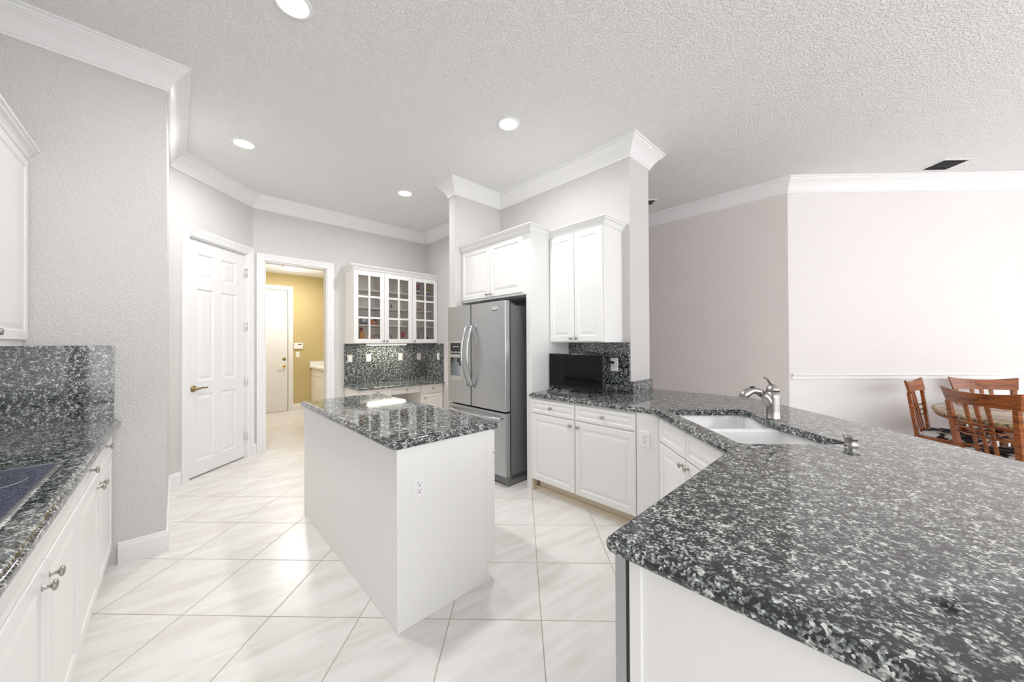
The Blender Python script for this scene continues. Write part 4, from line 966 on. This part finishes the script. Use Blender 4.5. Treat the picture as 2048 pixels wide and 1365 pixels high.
can(-0.096, 3.009, 'recessed ceiling light in front of the refrigerator, right of the others')
can(-1.434, 4.362, 'small recessed ceiling light above the desk corner, farthest away')
l = bpy.data.lights.new('laundry_fill', 'POINT'); l.shadow_soft_size = 0.05; l.energy = 7; l.color = (1, 0.98, 0.94)  # fill light added below the lamp to brighten the laundry ceiling
o = bpy.data.objects.new('laundry_fill', l); col.objects.link(o); o.parent = ll; o.location = (0, 0, -0.40)
l = bpy.data.lights.new('laundry_downlight', 'AREA'); l.shape = 'SQUARE'; l.size = 0.26; l.energy = 12; l.color = (1, 0.98, 0.94)
o = bpy.data.objects.new('laundry_downlight', l); col.objects.link(o); o.parent = ll; o.location = (0, 0, -0.065)
l = bpy.data.lights.new('strip_bulb', 'AREA'); l.shape = 'RECTANGLE'; l.size = 0.58; l.size_y = 0.08; l.energy = 2.2; l.color = (1, 0.92, 0.76)
o = bpy.data.objects.new('strip_bulb', l); col.objects.link(o); o.parent = ul; o.location = (0.305, 0.05, 1.355)
def vent(name, label, X0, X1, Y0, Y1, n):
    t = thing(name, label, 'vent', ((X0 + X1) / 2, (Y0 + Y1) / 2, CEIL), 0); w_, d_ = X1 - X0, Y1 - Y0; b_ = 0.025
    m = M(); m.box(-w_ / 2, w_ / 2, -d_ / 2, -d_ / 2 + b_, -0.006, 0); m.box(-w_ / 2, w_ / 2, d_ / 2 - b_, d_ / 2, -0.006, 0); m.box(-w_ / 2, -w_ / 2 + b_, -d_ / 2 + b_, d_ / 2 - b_, -0.006, 0); m.box(w_ / 2 - b_, w_ / 2, -d_ / 2 + b_, d_ / 2 - b_, -0.006, 0); m.build('frame', MAT['trim'], t)
    M().box(-w_ / 2 + b_, w_ / 2 - b_, -d_ / 2 + b_, d_ / 2 - b_, -0.0015, -0.0005).build('duct_opening', MAT['dark'], t)
    for k in range(n):
        y = -d_ / 2 + b_ + (d_ - 2 * b_) * (k + 0.5) / n
        m = M(); m.add([(-w_ / 2 + b_, y - 0.010, -0.012), (w_ / 2 - b_, y - 0.010, -0.012), (w_ / 2 - b_, y + 0.004, -0.001), (-w_ / 2 + b_, y + 0.004, -0.001), (-w_ / 2 + b_, y - 0.0115, -0.0105), (w_ / 2 - b_, y - 0.0115, -0.0105), (w_ / 2 - b_, y + 0.0025, 0.0), (-w_ / 2 + b_, y + 0.0025, 0.0)],
                      [(0, 1, 2, 3), (4, 7, 6, 5), (0, 4, 5, 1), (1, 5, 6, 2), (2, 6, 7, 3), (3, 7, 4, 0)]); m.build('louver', MAT['grille'], t)
vent('ceiling_vent', 'louvered ceiling vent over the dining area', 4.36, 4.66, 3.73, 3.995, 7)
vent('ceiling_vent', 'small ceiling vent half hidden behind the white column', 1.42, 1.80, 4.66, 4.86, 5)

# ------------------------------------------------------------------ dining table and chairs
tb = thing('dining_table', 'round stone-topped dining table with wooden rim', 'table', (4.80, 2.86, -0.02))
RT = 1.05
m = M(); m.lathe([(0, 0.735), (RT - 0.02, 0.735), (RT - 0.018, 0.762), (0.0, 0.762)], (0, 0, 0), 'z', 72, False); m.build('table_top', MAT['stone'], tb)
m = M(); m.lathe([(RT - 0.03, 0.722), (RT, 0.724), (RT + 0.004, 0.735), (RT, 0.752), (RT - 0.018, 0.762), (RT - 0.02, 0.735)], (0, 0, 0), 'z', 72, False); m.build('stone_edge', MAT['stone_edge'], tb)
m = M(); m.lathe([(RT - 0.09, 0.69), (RT - 0.02, 0.69), (RT - 0.012, 0.70), (RT - 0.02, 0.722), (RT - 0.09, 0.722)], (0, 0, 0), 'z', 72, False); m.build('wood_rim', MAT['wood'], tb)
m = M(); m.lathe([(0.0, 0.02), (0.30, 0.02), (0.30, 0.06), (0.22, 0.08), (0.12, 0.16), (0.10, 0.35), (0.15, 0.55), (0.28, 0.66), (0.45, 0.70), (0.9, 0.715), (0.9, 0.73), (0, 0.73)], (0, 0, 0), 'z', 40); m.build('pedestal', MAT['wood'], tb)

def make_chair():
    """front looks to +y; origin at the floor under the seat centre"""
    t = bpy.data.objects.new('dining_chair', None); col.objects.link(t); t.empty_display_size = 0.2
    wd = 0.215; 
    def yb(z): return -0.205 - max(0, z - 0.45) * 0.20 + (max(0, 0.45 - z)) * -0.10     # back line, raked
    # rear posts, tapering plates seen from behind
    for sx in (-1, 1):
        rs = []
        for z, hw in ((0.0, 0.016), (0.25, 0.019), (0.45, 0.024), (0.62, 0.023), (0.78, 0.020), (0.862, 0.019)):
            y = yb(z) + 0.036 * max(0, z - 0.45) / 0.43; x = sx * (wd + max(0, z - 0.45) * 0.06); d = 0.014
            rs.append([(x - hw, y - d, z), (x + hw, y - d, z), (x + hw, y + d, z), (x - hw, y + d, z)])
        m = M(); m.rings(rs); m.build('rear_leg', MAT['wood'], t, 0.003)
        rs = []
        for z, h_ in ((0.0, 0.014), (0.40, 0.020)):
            rs.append([(sx * 0.20 - h_, 0.19 - h_, z), (sx * 0.20 + h_, 0.19 - h_, z), (sx * 0.20 + h_, 0.19 + h_, z), (sx * 0.20 - h_, 0.19 + h_, z)])
        m = M(); m.rings(rs); m.build('front_leg', MAT['wood'], t, 0.003)
    # crest rail: concave in plan, ends flared and rising
    n = 12; rs = []
    for i in range(n + 1):
        u = -1 + 2 * i / n; x = u * 0.288; dy = 0.045 * u * u
        zt = 0.957 + 0.030 * abs(u) ** 2.2; zb = 0.856
        xt = x * (1 + 0.0); xbm = u * 0.263
        rs.append([(xbm, yb(zb) + dy - 0.011, zb), (xt, yb(zt) + dy - 0.009, zt), (xt, yb(zt) + dy + 0.009, zt), (xbm, yb(zb) + dy + 0.011, zb)])
    m = M(); m.rings(rs, True, True, False); m.build('crest_rail', MAT['wood'], t, 0.002)
    for k, sx in enumerate((-0.068, 0.0, 0.068)):
        rs = []
        for z in (0.455, 0.60, 0.75, 0.87):
            hw = 0.013 + 0.004 * (z > 0.8); y = yb(z) + 0.004; x = sx * (1.15 if z > 0.7 else 1.0)
            rs.append([(x - hw, y - 0.006, z), (x + hw, y - 0.006, z), (x + hw, y + 0.006, z), (x - hw, y + 0.006, z)])
        m = M(); m.rings(rs); m.build('slat', MAT['wood'], t, 0.002)
    for z in (0.61, 0.66, 0.71):
        m = M(); m.tube([(-0.225, yb(z) + 0.014, z), (-0.11, yb(z) - 0.012, z - 0.003), (0, yb(z) - 0.015, z - 0.004), (0.11, yb(z) - 0.012, z - 0.003), (0.225, yb(z) + 0.014, z)], 0.0075, 8); m.build('cross_rail', MAT['wood'], t)
    m = M(); m.prism([(-0.205, -0.20), (0.205, -0.20), (0.225, 0.205), (-0.225, 0.205)], 0.395, 0.44); m.build('seat_frame', MAT['wood'], t, 0.004)
    m = M(); m.rings([[(x * s_, y * s_, z) for x, y in rounded([(-0.20, -0.19), (0.20, -0.19), (0.22, 0.20), (-0.22, 0.20)], {0: 0.04, 1: 0.04, 2: 0.04, 3: 0.04}, 4)] for s_, z in ((0.98, 0.44), (1.0, 0.455), (0.97, 0.475), (0.85, 0.485))], True, True, True); m.build('seat', MAT['fabric'], t)
    return t
ch0 = make_chair()
def chair_at(o, x, y, facing, label):
    o.location = (x, y, 0); o.rotation_euler = (0, 0, math.atan2(facing[1], facing[0]) - PI / 2); tag(o, label, 'chair', None, None); o['group'] = 'dining chairs around the round table'
def place(o, bx_, by_, fx_, fy_, label):
    """bx,by = centre of the crest rail top; facing unit vector"""
    l = math.hypot(fx_, fy_); fx_, fy_ = fx_ / l, fy_ / l
    chair_at(o, bx_ + 0.31 * fx_, by_ + 0.31 * fy_, (fx_, fy_), label)
place(ch0, 3.657, 2.97, 0.992, -0.13, 'cherry wood dining chair nearest the bar, its slatted back toward us')
c2 = copy_tree(ch0); place(c2, 4.07, 3.835, 0.53, -0.85, 'cherry wood dining chair at left of the table, seen from its side')
c3 = copy_tree(ch0); place(c3, 5.0, 4.0, -0.24, -0.97, 'cherry wood dining chair behind the table by the chair rail')
